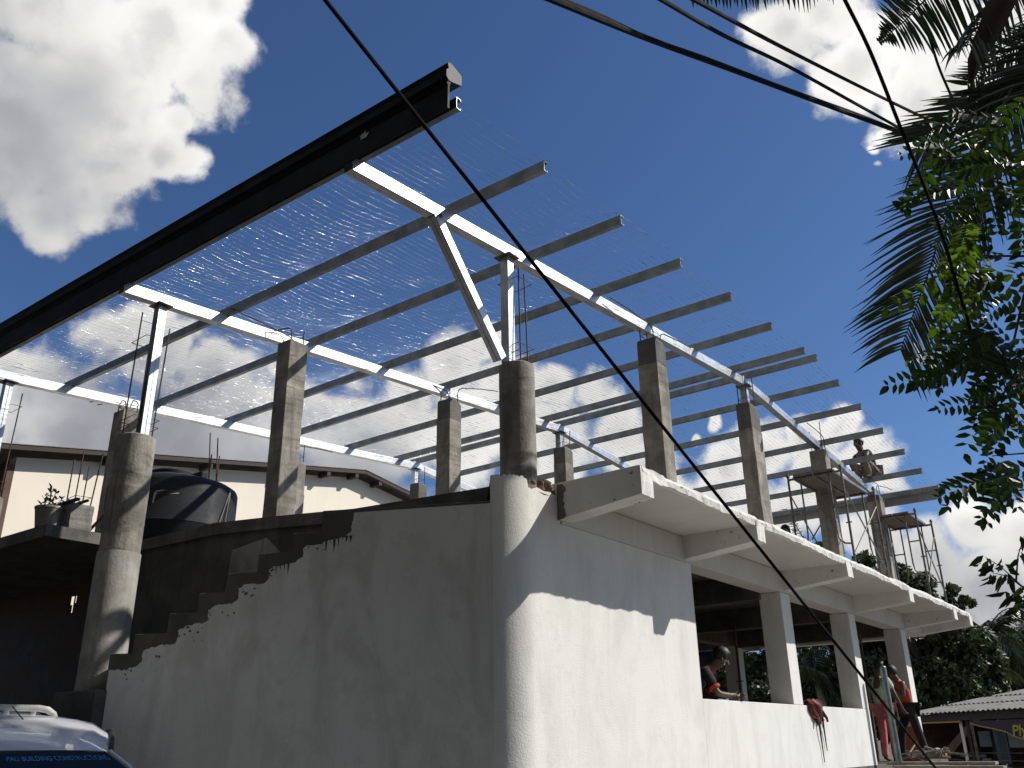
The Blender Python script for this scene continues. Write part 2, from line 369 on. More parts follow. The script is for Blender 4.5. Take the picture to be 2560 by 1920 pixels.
for y0, y1, zb in ((11.99, 12.33, 0.432), (14.85, 15.158, 0.432), (17.8, 18.13, -0.37)):
    m = MB(); m.box(XW-0.31, XW-0.003, y0, y1, zb, 1.876); m.build('window_pier', M['white'], bld, bevel=0.006)
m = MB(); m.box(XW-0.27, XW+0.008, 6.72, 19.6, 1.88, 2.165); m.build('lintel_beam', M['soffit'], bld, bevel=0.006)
# canopy slab, outer edge chipped
XO = -3.62
ys = [6.70+i*0.055 for i in range(int((19.6-6.70)/0.055)+1)]
vs = []; fs = []
for i, y in enumerate(ys):
    j = lambda s: noise.noise(Vector((y*2.1, s, 3.3)))*0.017+noise.noise(Vector((y*9, s, 1.3)))*0.010+rng.uniform(-0.005, 0.005)
    zt = 2.272+j(1); zb = 2.165+j(2)*0.5
    vs += [(XW-0.4, y, 2.2), (XW-0.4, y, 2.262), (XO-0.03, y, zt-0.004), (XO+j(4), y, zt-0.02+j(7)*0.5), (XO+0.012+j(5)*0.7, y, (zt+zb)/2), (XO+j(6)*0.6, y, zb+j(9)*1.2), (XO-0.05, y, 2.17), (XW-0.4, y, 2.17)]
k = 8
for i in range(len(ys)-1):
    for q in range(k): fs.append((i*k+q, i*k+(q+1) % k, (i+1)*k+(q+1) % k, (i+1)*k+q))
fs += [tuple(range(k-1, -1, -1)), tuple((len(ys)-1)*k+q for q in range(k))]
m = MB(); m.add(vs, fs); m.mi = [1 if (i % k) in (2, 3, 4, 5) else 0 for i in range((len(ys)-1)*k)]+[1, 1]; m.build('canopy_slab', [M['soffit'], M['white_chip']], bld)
# cantilever beams under the canopy, tapering outwards
for i, y in enumerate((6.66, 9.16, 12.13, 15.16, 18.13, 19.40)):
    y1 = y+0.22
    prof = [(XW-0.02, 1.905), (XO+0.006, 2.0), (XO+0.012, 2.12), (XO+0.004, 2.255), (XW-0.02, 2.245)] if i == 0 else [(XW-0.02, 1.905), (XO+0.016, 2.0), (XO+0.016, 2.19), (XW-0.02, 2.19)]
    m = MB(); n = 12
    for s in range(n):
        pass
    rows = []
    ny = 7
    for q in range(ny):
        yy = y+(y1-y)*q/(ny-1)
        rows.append([(px_+(rng.uniform(-0.005, 0.005) if px_ > -4 else 0), yy, pz+(rng.uniform(-0.006, 0.006) if px_ > -4 else 0)) for px_, pz in prof])
    kk = len(prof); vs = [v for r in rows for v in r]
    fs = [(a*kk+q, a*kk+(q+1) % kk, (a+1)*kk+(q+1) % kk, (a+1)*kk+q) for a in range(ny-1) for q in range(kk)]
    fs += [tuple(range(kk-1, -1, -1)), tuple((ny-1)*kk+q for q in range(kk))]
    m.add(vs, fs); m.build('canopy_beam', M['white_chip'], bld)
# damp black root of the first canopy beam
m = MB()
rr_ = [(XW+0.004, 1.90), (XW+0.075, 1.915)]+[(XW+0.075+rng.uniform(-0.022, 0.03), 1.93+0.03*k_) for k_ in range(10)]+[(XW+0.06, 2.235), (XW+0.004, 2.235)]
m.prism([(x, 6.655, z) for x, z in rr_], (0, 0.012, 0)); m.build('damp_stain', M['conc_new'], bld)
# floors, soffit beams, inner and rear walls
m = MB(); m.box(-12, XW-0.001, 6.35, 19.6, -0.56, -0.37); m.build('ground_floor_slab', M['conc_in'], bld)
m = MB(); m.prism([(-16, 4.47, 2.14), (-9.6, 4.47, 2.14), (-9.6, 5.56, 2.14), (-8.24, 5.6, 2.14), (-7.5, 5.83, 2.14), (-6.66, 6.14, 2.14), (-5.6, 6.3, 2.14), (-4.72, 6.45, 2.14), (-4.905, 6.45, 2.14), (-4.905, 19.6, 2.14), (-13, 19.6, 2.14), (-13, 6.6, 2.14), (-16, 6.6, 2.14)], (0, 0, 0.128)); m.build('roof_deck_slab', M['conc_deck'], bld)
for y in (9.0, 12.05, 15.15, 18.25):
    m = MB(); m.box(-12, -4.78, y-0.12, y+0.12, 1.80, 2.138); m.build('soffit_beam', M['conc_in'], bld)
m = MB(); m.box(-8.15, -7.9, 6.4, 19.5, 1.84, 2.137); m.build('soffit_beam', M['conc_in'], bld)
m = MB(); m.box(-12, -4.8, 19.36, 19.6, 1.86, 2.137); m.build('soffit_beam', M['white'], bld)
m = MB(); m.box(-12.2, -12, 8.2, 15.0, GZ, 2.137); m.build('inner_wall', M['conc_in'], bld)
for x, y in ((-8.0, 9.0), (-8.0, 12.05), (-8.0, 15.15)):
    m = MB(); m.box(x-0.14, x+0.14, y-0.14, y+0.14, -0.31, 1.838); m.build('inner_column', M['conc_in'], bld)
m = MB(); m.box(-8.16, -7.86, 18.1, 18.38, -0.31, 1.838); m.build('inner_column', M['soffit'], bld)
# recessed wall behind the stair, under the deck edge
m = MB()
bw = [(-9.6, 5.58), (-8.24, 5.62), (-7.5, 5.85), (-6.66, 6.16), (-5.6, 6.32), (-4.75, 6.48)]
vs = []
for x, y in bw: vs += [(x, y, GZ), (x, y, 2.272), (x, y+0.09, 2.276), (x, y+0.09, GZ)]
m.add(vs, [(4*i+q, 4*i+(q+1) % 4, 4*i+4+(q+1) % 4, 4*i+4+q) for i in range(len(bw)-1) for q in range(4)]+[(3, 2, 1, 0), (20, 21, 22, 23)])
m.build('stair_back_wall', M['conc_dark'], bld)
m = MB(); m.cur = 0
pp = [(-8.0, 5.686, 1.95), (-7.6, 5.81, 2.05), (-7.35, 5.895, 1.80), (-7.30, 5.915, 1.55), (-7.25, 5.935, 1.80), (-7.0, 6.025, 1.95), (-6.85, 6.08, 1.6), (-7.0, 6.025, 1.1), (-7.6, 5.81, 0.9), (-8.05, 5.67, 1.2)]
m.prism(pp, (0.002, -0.006, 0)); m.build('pale_patch', M['conc'], bld)
# dim room on the left under the deck: brown wall with a small hole
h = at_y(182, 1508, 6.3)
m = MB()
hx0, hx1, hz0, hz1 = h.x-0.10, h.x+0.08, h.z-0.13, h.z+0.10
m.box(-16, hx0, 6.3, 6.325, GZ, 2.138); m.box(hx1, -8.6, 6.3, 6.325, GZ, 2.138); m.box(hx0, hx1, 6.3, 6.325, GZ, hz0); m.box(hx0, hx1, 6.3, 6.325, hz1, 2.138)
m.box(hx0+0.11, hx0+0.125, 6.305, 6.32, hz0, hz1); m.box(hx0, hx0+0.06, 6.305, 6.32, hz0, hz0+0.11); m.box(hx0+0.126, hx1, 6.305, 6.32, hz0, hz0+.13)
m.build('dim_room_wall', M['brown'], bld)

# ---- columns with starter bars
def rebar_vertical(par, x, y, z0, z1, lean=(0, 0)):
    m = MB(); m.tube([(x, y, z0-0.1), (x+lean[0]*0.5, y+lean[1]*0.5, (z0+z1)/2), (x+lean[0], y+lean[1], z1)], 0.0075, 6); return m.build('rebar', M['rebar'], par, smooth=True)
def rebar_bent(par, x, y, z0, z1, dx, dy, dz=0.06):
    v = Vector((dx, dy, dz)); pts = [Vector((x, y, z0-0.1)), Vector((x, y, z1-0.07)), Vector((x, y, z1-0.02))+v*0.04, Vector((x, y, z1))+v*0.12, Vector((x, y, z1))+v*0.6, Vector((x, y, z1))+v+Vector((0, 0, -0.02))]
    m = MB(); m.tube(pts, 0.0075, 6); return m.build('rebar', M['rebar'], par, smooth=True)
def stirrup(par, x0, x1, y0, y1, z):
    m = MB(); e = 0.03
    m.tube([(x0, y0, z), (x1, y0, z+0.012), (x1, y1, z+0.02), (x0, y1, z+0.006), (x0, y0, z), (x0+e, y0+e, z-0.02)], 0.004, 5); return m.build('stirrup', M['rebar'], par)
def square_column(x0, x1, y0, y1, zt, band=0.35, zb=2.27, bars=(), cham=True, mat='conc_col'):
    m = MB(); n = 9
    rows = []
    for i in range(n+1):
        z = zb+(zt-band-zb)*i/n; j = lambda: rng.uniform(-0.004, 0.004)
        rows.append([(x0+j(), y0+j(), z), (x1+j(), y0+j(), z), (x1+j(), y1+j(), z), (x0+j(), y1+j(), z)])
    vs = [v for r in rows for v in r]
    m.add(vs, [(4*i+q, 4*i+(q+1) % 4, 4*i+4+(q+1) % 4, 4*i+4+q) for i in range(n) for q in range(4)]+[(3, 2, 1, 0), (4*n, 4*n+1, 4*n+2, 4*n+3)])
    c = m.build('column', M[mat], bld, bevel=0.008)
    if band > 0:
        m = MB(); z = zt-band; e = -0.004
        ch = 0.05 if cham else 0.0
        m.prism([(x0-e, y0-e, z), (x1+e, y0-e, z), (x1+e, y1+e, z), (x0-e, y1+e, z)], (0, 0, band-ch))
        a = [(x0-e, y0-e, zt-ch), (x1+e, y0-e, zt-ch), (x1+e, y1+e, zt-ch), (x0-e, y1+e, zt-ch)]; s_ = 0.3
        if cham:
            t_ = [(x0+0.01, y0+0.006, zt), (x1-0.012, y0+0.006, zt), (x1-0.02, y1-0.05, zt), (x0+0.01, y1-0.05, zt)]
            m.add(a+t_, [(0, 1, 5, 4), (1, 2, 6, 5), (2, 3, 7, 6), (3, 0, 4, 7), (4, 5, 6, 7)])
        m.build('column_head', M['conc_new'] if mat == 'conc_col' else M['conc'], c, bevel=0.006)
    e = 0.04
    sp = [(x0+e, y0+e), (x1-e, y0+e), (x1-e, y1-e), (x0+e, y1-e)]
    for (i, kind, h, dx, dy) in bars:
        if kind == 'v': rebar_vertical(c, sp[i][0], sp[i][1], zt, zt+h, (dx, dy))
        else: rebar_bent(c, sp[i][0], sp[i][1], zt, zt+h, dx, dy)
    if bars: stirrup(c, x0+e, x1-e, y0+e, y1-e, zt+0.08)
    return c
square_column(-4.73, -4.47, 8.85, 9.11, 4.56, 0.33, bars=((0, 'v', .16, 0, 0), (1, 'b', .16, -.05, -.9), (2, 'b', .14, .05, .75), (3, 'v', .2, 0, 0)))
square_column(-4.79, -4.57, 11.9, 12.26, 4.64, 0.40, bars=((0, 'v', .44, .01, 0), (1, 'v', .48, 0, 0), (2, 'v', .50, 0, 0), (3, 'v', .40, -.03, .01)))
square_column(-4.80, -4.54, 15.02, 15.28, 4.68, 0.0, bars=((0, 'v', .36, 0, 0), (1, 'v', .50, .03, -.03), (2, 'b', .28, .0, -.8), (3, 'v', .25, 0, 0)))
square_column(-4.80, -4.54, 18.12, 18.38, 4.50, 0.12, bars=((1, 'b', .2, .12, .75), (2, 'b', .25, -.1, -.5), (0, 'v', .1, 0, 0)))
square_column(-7.90, -7.67, 5.95, 6.21, 4.42, 0.0, bars=((0, 'b', .12, -.45, -.5), (1, 'b', .17, -.5, -.05), (2, 'v', .18, 0, 0), (3, 'b', .12, .02, -1.0)))
square_column(-7.99, -7.74, 8.85, 9.10, 4.57, 0.30, bars=((0, 'v', .14, 0, 0), (1, 'v', .16, 0, 0), (2, 'b', .22, .3, .55), (3, 'b', .2, -.1, -.55)))
square_column(-8.12, -7.88, 11.95, 12.2, 4.66, 0.28, bars=((0, 'v', .35, 0, 0), (1, 'v', .33, 0, 0), (2, 'v', .33, .02, 0), (3, 'v', .3, 0, 0)))
square_column(-8.12, -7.88, 15.02, 15.28, 4.55, 0.28)
square_column(-8.12, -7.88, 18.12, 18.38, 4.45, 0.28)
square_column(-11.52, -11.26, 6.0, 6.26, 4.42, 0.0, bars=((1, 'b', .15, -.6, -.1), (2, 'b', .2, -.7, -.35), (0, 'v', .2, 0, 0)))
square_column(-11.50, -11.24, 9.0, 9.26, 4.40, 0.55, bars=((0, 'v', .1, 0, 0), (1, 'b', .25, .1, .7), (2, 'v', .3, 0, 0)), mat='conc')
square_column(-11.50, -11.26, 12.0, 12.24, 4.66, 0.30, bars=((0, 'v', .3, 0, 0), (1, 'v', .3, 0, 0), (2, 'v', .35, 0, 0)))
square_column(-11.50, -11.26, 15.02, 15.28, 4.55, 0.30)
square_column(-11.50, -11.26, 18.12, 18.38, 4.45, 0.30)
def round_column(cx, cy, r, zb, zt, low=None, bars=1.3, mat='conc_col'):
    m = MB(); prof = []; n = 14
    for i in range(n+1): prof.append((r*(1+rng.uniform(-.006, .006)), zb+(zt-zb)*i/n))
    prof += [(r*0.9, zt+0.012)]
    m.lathe(prof, (cx, cy, 0), 36)
    c = m.build('column', M[mat], bld, smooth=True)
    if low:
        m = MB(); m.lathe([(r+0.012, GZ), (r+0.014, 0), (r+0.012, low-0.17), (r+0.010, low-0.165)], (cx, cy, 0), 36); m.build('column_shaft', M['conc'], c, smooth=True)
    for k in range(4):
        a = pi/4+k*pi/2+0.2; x = cx+cos(a)*(r-0.05); y = cy+sin(a)*(r-0.05)
        rebar_vertical(c, x, y, zt, zt+bars*(1+0.06*(k % 3)), (rng.uniform(-.03, .03), rng.uniform(-.03, .03)))
    for z in (zt+0.10, zt+0.18, zt+bars*0.85): stirrup(c, cx-r+0.05, cx+r-0.05, cy-r+0.05, cy+r-0.05, z)
    return c
K1 = at(1293, 1000, 8.42); K2 = at(341, 1100, 9.0)
ca = round_column(K1.x, K1.y, 0.171, 2.06, 3.36, bars=1.05); 
cb = round_column(K2.x, K2.y, 0.188, GZ, 2.93, low=1.93, bars=1.25)
cc_ = round_column(-11.62, 4.62, 0.188, 2.27, 2.93, bars=1.4)
m = MB(); m.box(K2.x-0.30, K2.x+0.42, K2.y-0.26, K2.y+0.2, GZ, 0.5); m.build('pedestal', M['conc_dark'], cb, bevel=0.01)
# short block with starter bars on the deck edge
c = square_column(-9.90, -9.64, 4.72, 4.98, 2.56, 0.0, bars=((0, 'v', .55, -.01, .01), (1, 'v', .60, .02, 0), (2, 'v', .62, .05, .03), (3, 'v', .50, .02, 0)), mat='conc')
m = MB(); m.box(-9.93, -9.52, 4.70, 4.74, 2.565, 2.59); m.box(-9.92, -9.50, 4.80, 4.83, 2.562, 2.585); m.build('lath', M['timber'], c)

# ------------------------------------------------------------------ staircase
stair = thing('concrete_staircase', 'open concrete stair with whitewashed side wall stepping up to the rounded corner', 'staircase', (P0.x, P0.y, GZ))
def on_wall(x, y): r = ray(x, y); return r*(P0.dot(SN)/r.dot(SN))
stp = [(274.7,1632.6),(337,1583.4),(422.3,1532.8),(497.5,1480),(569.9,1431.5),(646.5,1381.7),(731.9,1330)]
S_ = [(on_wall(*q)-P0).dot(SD) for q in stp]; S_.append(S_[-1]-0.27)
Z_ = [0.80, 0.962, 1.13, 1.295, 1.46, 1.622, 1.79, 1.98]
def SP(s, z, off=0.0): v = P0+SD*s+SN*off; return (v.x, v.y, z)
def ragged(pts, step=0.035, amp=0.012):
    out = []
    for (a, b) in zip(pts[:-1], pts[1:]):
        L = sqrt((a[0]-b[0])**2+(a[1]-b[1])**2); n = max(1, int(L/step))
        for i in range(n):
            f = i/n; k = amp if i else amp*0.5
            out.append((a[0]+(b[0]-a[0])*f+rng.uniform(-k, k), a[1]+(b[1]-a[1])*f+rng.uniform(-k, k)))
    out.append(pts[-1]); return out
prof = [(0.015, GZ), (S_[0], GZ)]
for k in range(8):
    prof.append((S_[k], Z_[k]))
    if k < 7: prof.append((S_[k+1], Z_[k]))
prof.append((0.015, Z_[7]))
m = MB(); m.prism([SP(s, z) for s, z in prof], -SN*0.16); m.build('side_wall', M['border'], stair, bevel=0.008)
sx = (on_wall(886, 1275)-P0).dot(SD)
ch = [(S_[0]-0.012, GZ), (S_[0]-0.012, 0.665), (S_[1]-0.115, 0.69)]
for k in range(1, 7):
    ch += [(S_[k]-0.115, Z_[k]-0.115), (S_[k+1]-0.12 if k < 6 else S_[7]-0.02, Z_[k]-0.10)]
ch += [(S_[7]-0.02, 1.72), (sx+0.02, 1.725), (sx, 1.945)]
def chaikin(P):
    out = [P[0]]
    for a, b in zip(P[:-1], P[1:]): out += [(a[0]*.78+b[0]*.22, a[1]*.78+b[1]*.22), (a[0]*.22+b[0]*.78, a[1]*.22+b[1]*.78)]
    return out+[P[-1]]
edge = [(a+noise.noise(Vector((a*5, b*5, 1)))*.022, b+noise.noise(Vector((a*5, b*5, 7)))*.022) for a, b in ragged(chaikin(ch[1:]), 0.02, 0.009)]
poly = [ch[0]]+edge+[(0.0, 1.955), (0.0, GZ)]
drip = MB(); drip.prism([SP(s, z, -0.002) for s, z in poly], SN*0.0035); drip.cur = 1
for k in range(15):                          # cement runs below the coat edge
    f = k/14; s = S_[7]-.05+(S_[5]-S_[7])*f*.9 if k > 7 else sx+.02+(S_[7]-sx)*k/8; i_ = max(j for j in range(8) if S_[j] >= s-1e-6) if s <= S_[0] else 0
    z = (1.72 if s < S_[7] else Z_[min(i_, 6)]-.11)+.02; L = rng.uniform(.03, .15); w_ = rng.uniform(.006, .016)
    drip.prism([SP(s-w_, z, .0015), SP(s-w_*.5, z-L*.6, .0015), SP(s, z-L, .0015), SP(s+w_*.6, z-L*.5, .0015), SP(s+w_, z, .0015)], SN*.002)
for k in range(46):
    j = rng.randint(0, 6); s = S_[j]-.1-rng.uniform(0, .26); z = Z_[j]-.13-abs(rng.gauss(0, .06)); r_ = rng.uniform(.004, .014)
    drip.prism([SP(s+cos(q)*r_*rng.uniform(.6, 1.3), z+sin(q)*r_*rng.uniform(.5, 1.2), .0015) for q in (0, 1.2, 2.4, 3.7, 5)], SN*.002)
drip.build('whitewash_coat', [M['white_stair'], M['border']], stair)
for k in range(7):
    m = MB(); s0, s1 = S_[k], S_[k+1]; zb = Z_[k]-0.30
    m.prism([SP(s0-0.005, zb, -0.161), SP(s1-0.06, zb, -0.161), SP(s1-0.06, Z_[k]-0.004, -0.161), SP(s0-0.005, Z_[k]-0.004, -0.161)], -SN*0.62)
    m.build('step', M['border'], stair, bevel=0.006)
for k in range(1, 6):
    m = MB(); s = S_[0]+0.26*k-0.02; z = 0.80-0.165*k
    m.prism([SP(s, GZ, -0.9), SP(s-0.26, GZ, -0.9), SP(s-0.26, z, -0.9), SP(s, z, -0.9)], -SN*0.6); m.build('step', M['border'], stair, bevel=0.006)

# ------------------------------------------------------------------ steel roof
XR = {1: -4.685, 2: -8.05, 3: -11.43}
PUR = [(4.13, 4.585), (5.29, 4.672), (6.57, 4.764), (7.85, 4.868), (9.13, 4.980), (10.40, 5.064), (11.65, 5.152), (12.13, 5.204), (13.05, 5.10), (14.10, 5.016), (15.24, 4.912), (16.49, 4.844), (17.64, 4.748), (18.82, 4.66)]
def ztop(y):                                     # top of the purlins along the slope
    for (a, b) in zip(PUR[:-1], PUR[1:]):
        if y <= b[0]: return a[1]+(b[1]-a[1])*(y-a[0])/(b[0]-a[0])
    a, b = PUR[-2:]; return a[1]+(b[1]-a[1])*(y-a[0])/(b[0]-a[0])
XL, XE = -11.62, -3.577
ORD = ['front', 'second', 'third', 'fourth', 'fifth', 'sixth', 'seventh', 'eighth', 'ninth', 'tenth', 'eleventh', 'twelfth', 'thirteenth', 'rearmost']
for i, (y, z) in enumerate(PUR):
    if i == 0: lab = 'front galvanised purlin tucked behind the dark eave fascia'
    elif i == 13: lab = 'rearmost galvanised purlin in front of the grey rear fascia'
    elif i == 6: lab = 'galvanised purlin just in front of the ridge, seventh from the dark fascia'
    elif i == 7: lab = 'galvanised purlin just behind the ridge, eighth from the dark fascia'
    else: lab = '%s galvanised roof purlin counted from the dark front fascia' % ORD[i]
    m = MB(); w, h, t, l = 0.05, 0.10, 0.0035, 0.015
    pr_ = [(y, z-h), (y, z), (y+w, z), (y+w, z-l), (y+w-t, z-l), (y+w-t, z-t), (y+t, z-t), (y+t, z-h+t), (y+w-t, z-h+t), (y+w-t, z-h+l), (y+w, z-h+l), (y+w, z-h)]
    xe = XE+rng.uniform(-0.012, 0.012)
    m.prism([(XL, a, b_) for a, b_ in pr_], (xe-XL, 0, 0)); ob = m.build('roof_purlin', M['galv_p'])
    tag(ob, lab, 'purlin', 'steel purlins crossing the roof')
YR = 11.98
for r, lab in ((1, 'long galvanised roof rafter nearest the canopy edge, right one of three'), (2, 'middle galvanised roof rafter running back over the round grey column'), (3, 'far left galvanised roof rafter in front of the cream building')):
    x = XR[r]; t = thing('roof_rafter', lab, 'rafter', (x, 4.1, ztop(4.1)-0.1), 'steel rafters carrying the purlins')
    def zr(y): return ztop(y)-0.103
    for ya, yb in ((4.06, YR), (YR+0.001, 18.9)):
        for s in (-1, 1):                        # two channels welded lip to lip
            m = MB(); x0 = x+s*0.0255-0.0245; x1 = x+s*0.0255+0.0245
            za, zb = (zr(4.13), zr(11.65)+0.02) if ya < 5 else (zr(12.3)+0.012, zr(18.82))
            zz = lambda y, a=ya, b2=yb, A_=za, B_=zb: A_+(B_-A_)*(y-a)/(b2-a)
            m.add([(x0, ya, zz(ya)-0.125), (x1, ya, zz(ya)-0.125), (x1, ya, zz(ya)), (x0, ya, zz(ya)), (x0, yb, zz(yb)-0.125), (x1, yb, zz(yb)-0.125), (x1, yb, zz(yb)), (x0, yb, zz(yb))],
                  [(3,2,1,0),(4,5,6,7),(0,1,5,4),(1,2,6,5),(2,3,7,6),(3,0,4,7)])
            m.build('channel', M['galv'], t, bevel=0.004)
def post(x, y, z0, z1, lab, plate=True):
    t = thing('steel_post', lab, 'post', (x, y, z0), 'steel posts between columns and rafters')
    for s in (-1, 1):
        m = MB(); m.box(x-0.047, x+0.047, y+s*0.0245-0.024, y+s*0.0245+0.024, z0, z1); m.build('channel', M['galv'], t, bevel=0.004)
    if plate:
        m = MB(); m.box(x-0.10, x+0.10, y-0.085, y+0.085, z1+0.0005, z1+0.010); m.build('head_plate', M['steel'], t)
    return t
post(XR[1], 6.19, 3.36, ztop(6.19)-0.231, 'galvanised post on the round column at the whitewashed corner')
post(XR[2], 4.52, 2.93, ztop(4.52)-0.231, 'galvanised post on the tall round column beside the water tank')
post(XR[3], 4.52, 2.93, ztop(4.52)-0.231, 'galvanised post under the far left rafter at the photo edge')
post(XR[1], 12.06, 4.64, 4.95, 'stubby galvanised post under the ridge of the right rafter')
post(XR[2], 12.06, 4.66, 4.95, 'stubby galvanised post under the ridge of the middle rafter')
post(XR[3], 12.06, 4.66, 4.95, 'stubby galvanised post under the ridge of the far left rafter')
t = thing('diagonal_brace', 'slanting galvanised brace from the round corner column up to the right rafter', 'brace', (XR[1], 6.05, 3.36))
for s in (-1, 1):
    m = MB(); a = Vector((XR[1]+s*0.0255, 6.06, 3.36)); b = Vector((XR[1]+s*0.0255, 5.10, ztop(5.1)-0.20)); m.bar(a, b, 0.049, 0.10); m.build('channel', M['galv'], t, bevel=0.004)
# eave fascias
def fascia(name, lab, prof, mat, capmat, capx=XE+0.02, x0=XL):
    t = thing(name, lab, 'fascia', (capx, prof[0][0], prof[0][1]))
    m = MB(); m.prism([(x0, a, b_) for a, b_ in prof], (capx-x0, 0, 0)); m.build('sheet', mat, t)
    return t
pf = [(4.0, 4.39), (4.0, 4.60), (3.988, 4.615), (4.003, 4.64), (3.975, 4.665), (3.975, 4.725), (4.0, 4.75), (3.99, 4.80), (4.03, 4.815), (4.15, 4.775), (4.15, 4.685), (4.035, 4.645), (4.02, 4.60), (4.02, 4.39)]
tf = fascia('eave_fascia', 'long dark brown moulded fascia along the front eave with a torn sticker', pf, M['fascia'], M['cap'])
m = MB(); m.prism([(XE+0.021, a, b_) for a, b_ in pf[3:12]], (0.006, 0, 0)); m.build('end_cap', M['cap'], tf)
cpt = at_y(911, 341, 3.998)
m = MB()
stk = [(-.052, .035), (-.034, .030), (-.022, .046), (-.008, .032), (.006, .072), (.018, .020), (.052, .026), (.022, -.030), (-.012, -.018), (-.040, -.022), (-.038, .004)]
m.prism([(cpt.x+a*1.0, 3.998, cpt.z+b_*0.8) for a, b_ in stk], (0, -0.003, 0)); m.build('torn_sticker', M['white'], tf)
pb = [(18.98, 4.36), (18.98, 4.60), (18.96, 4.62), (18.98, 4.70), (19.05, 4.76), (19.12, 4.74), (19.12, 4.60), (19.0, 4.585), (19.0, 4.36)]
pb2 = [(18.98, 4.42), (18.98, 4.57), (18.955, 4.58), (18.955, 4.65), (18.985, 4.665), (19.34, 4.80), (19.36, 4.79), (19.34, 4.68), (19.0, 4.575), (19.0, 4.42)]
fascia('eave_fascia', 'pale grey stepped fascia along the rear eave seen from inside', pb2, M['fascia_in'], M['cap'], XE)
# wire netting stretched over the purlins
rn = np.random.RandomState(5)
V = []; F = []
def net_line(P, r, n=3):
    P = np.asarray(P); T = np.gradient(P, axis=0); T /= np.linalg.norm(T, axis=1)[:, None]
    A_ = np.cross(T, [0.3, 0.2, 1.0]); A_ /= np.linalg.norm(A_, axis=1)[:, None]; B_ = np.cross(T, A_)
    base = sum(len(v) for v in V)
    ring = np.stack([P+(A_*cos(2*pi*k/n)+B_*sin(2*pi*k/n))*(r if np.isscalar(r) else np.asarray(r)[:, None]) for k in range(n)], 1)
    V.append(ring.reshape(-1, 3)); m_ = len(P)
    i = np.arange(m_-1)[:, None]; k = np.arange(n)[None, :]; k2 = (k+1) % n
    F.append(np.stack([base+i*n+k, base+i*n+k2, base+(i+1)*n+k2, base+(i+1)*n+k], -1).reshape(-1, 4))
py = np.array([q[0] for q in PUR]); pz = np.array([q[1] for q in PUR])
def net_z(x, y):
    z = np.interp(y, py, pz)
    i = np.clip(np.searchsorted(py, y)-1, 0, len(py)-2); f = np.clip((y-py[i])/(py[i+1]-py[i]), 0, 1)
    sag = 4*f*(1-f)*(py[i+1]-py[i])/1.27*(0.035+0.03*np.sin(x*1.7+i*2.1)+0.02*np.sin(x*4.3+i))
    return z+0.012-np.maximum(sag, 0)
xs = np.arange(XL+0.03, XE+0.03, 0.072); ys_ = np.arange(4.12, 18.9, 0.085)
for x in xs:
    ph = rn.uniform(0, 6.28)
    xx = x+0.010*np.sin(ys_*2.3+x*0.8)+0.008*np.sin(ys_*7+ph)+rn.uniform(-.004, .004, len(ys_))
    zz = net_z(xx, ys_)+rn.uniform(-.004, .004, len(ys_))
    net_line(np.stack([xx, ys_, zz], 1), np.where(rn.uniform(size=len(ys_)) < .07, 0.0047, 0.0013))
for y in np.arange(4.2, 18.8, 0.19):
    xx = np.arange(XL+0.03, XE+0.03, 0.09)
    yy = y+rn.uniform(-.006, .006, len(xx)); net_line(np.stack([xx, yy, net_z(xx, yy)-0.001], 1), 0.00045)
ob = mesh_np('wire_netting', np.concatenate(V), np.concatenate(F), M['wire'], smooth=True)
tag(ob, 'shiny wire netting stretched over the roof purlins', 'wire netting')
# ------------------------------------------------------------------ things on and around the deck
# water tank
tc_ = at(432, 1250, 11.5); tx, ty, tr = tc_.x, tc_.y, 0.80
t = thing('water_tank', 'big black plastic water tank with a worn cream patch on the deck', 'water tank', (tx, ty, 2.27))
m = MB(); zt = at(430, 1190, 10.8).z
m.lathe([(tr-0.02, 2.27), (tr, 2.30), (tr, 2.55), (tr+0.012, 2.57), (tr, 2.59), (tr, zt-0.02), (tr-0.015, zt+0.02), (tr-0.09, zt+0.07), (tr-0.36, zt+0.16), (0.27, zt+0.17)], (tx, ty, 0), 56)
m.build('shell', M['tank'], t, smooth=True)
m = MB(); m.lathe([(0.27, zt+0.165), (0.27, zt+0.25), (0.24, zt+0.265)], (tx-0.02, ty-0.05, 0), 32); m.build('lid', M['tank'], t, smooth=True)
m = MB(); m.box(tx+0.33, tx+0.66, ty-0.06, ty+0.04, zt+0.06, zt+0.17); m.build('inlet_housing', M['tank'], t, bevel=0.02)
m = MB()
dirc = Vector((-tx, -ty, 0)).normalized(); side = Vector((-dirc.y, dirc.x, 0)); yaw0 = atan2(dirc.y, dirc.x)
pz_ = at(405, 1240, 10.8).z
pts = [(-.13, -.16), (-.125, .02), (-.10, .06), (-.02, .085), (.10, .07), (.17, .045), (.145, .02), (.05, .02), (-.08, .015), (-.10, -.02), (-.115, -.16)]
vs = []
for a, z in pts:
    th = yaw0+(a-0.10)/tr; vs.append((tx+cos(th)*(tr+0.003), ty+sin(th)*(tr+0.003), pz_+z*0.7))
m.add(vs, [tuple(range(len(vs)))]); m.build('worn_patch', M['patch'], t, fix=False)
for dz, sx_ in ((0.0, 0.0), (0.0, 0.09)):
    th = yaw0+0.98; a = Vector((tx+cos(th)*(tr+0.012), ty+sin(th)*(tr+0.012), zt-0.02)); th2 = th-(0.32 if sx_ == 0 else 0.12)
    b_ = Vector((tx+cos(th2)*(tr+0.012), ty+sin(th2)*(tr+0.012), 2.29))
    m = MB(); m.tube([a, (a+b_)/2+dirc*0.02, b_], 0.009, 6); m.build('rope', M['asb'], t)
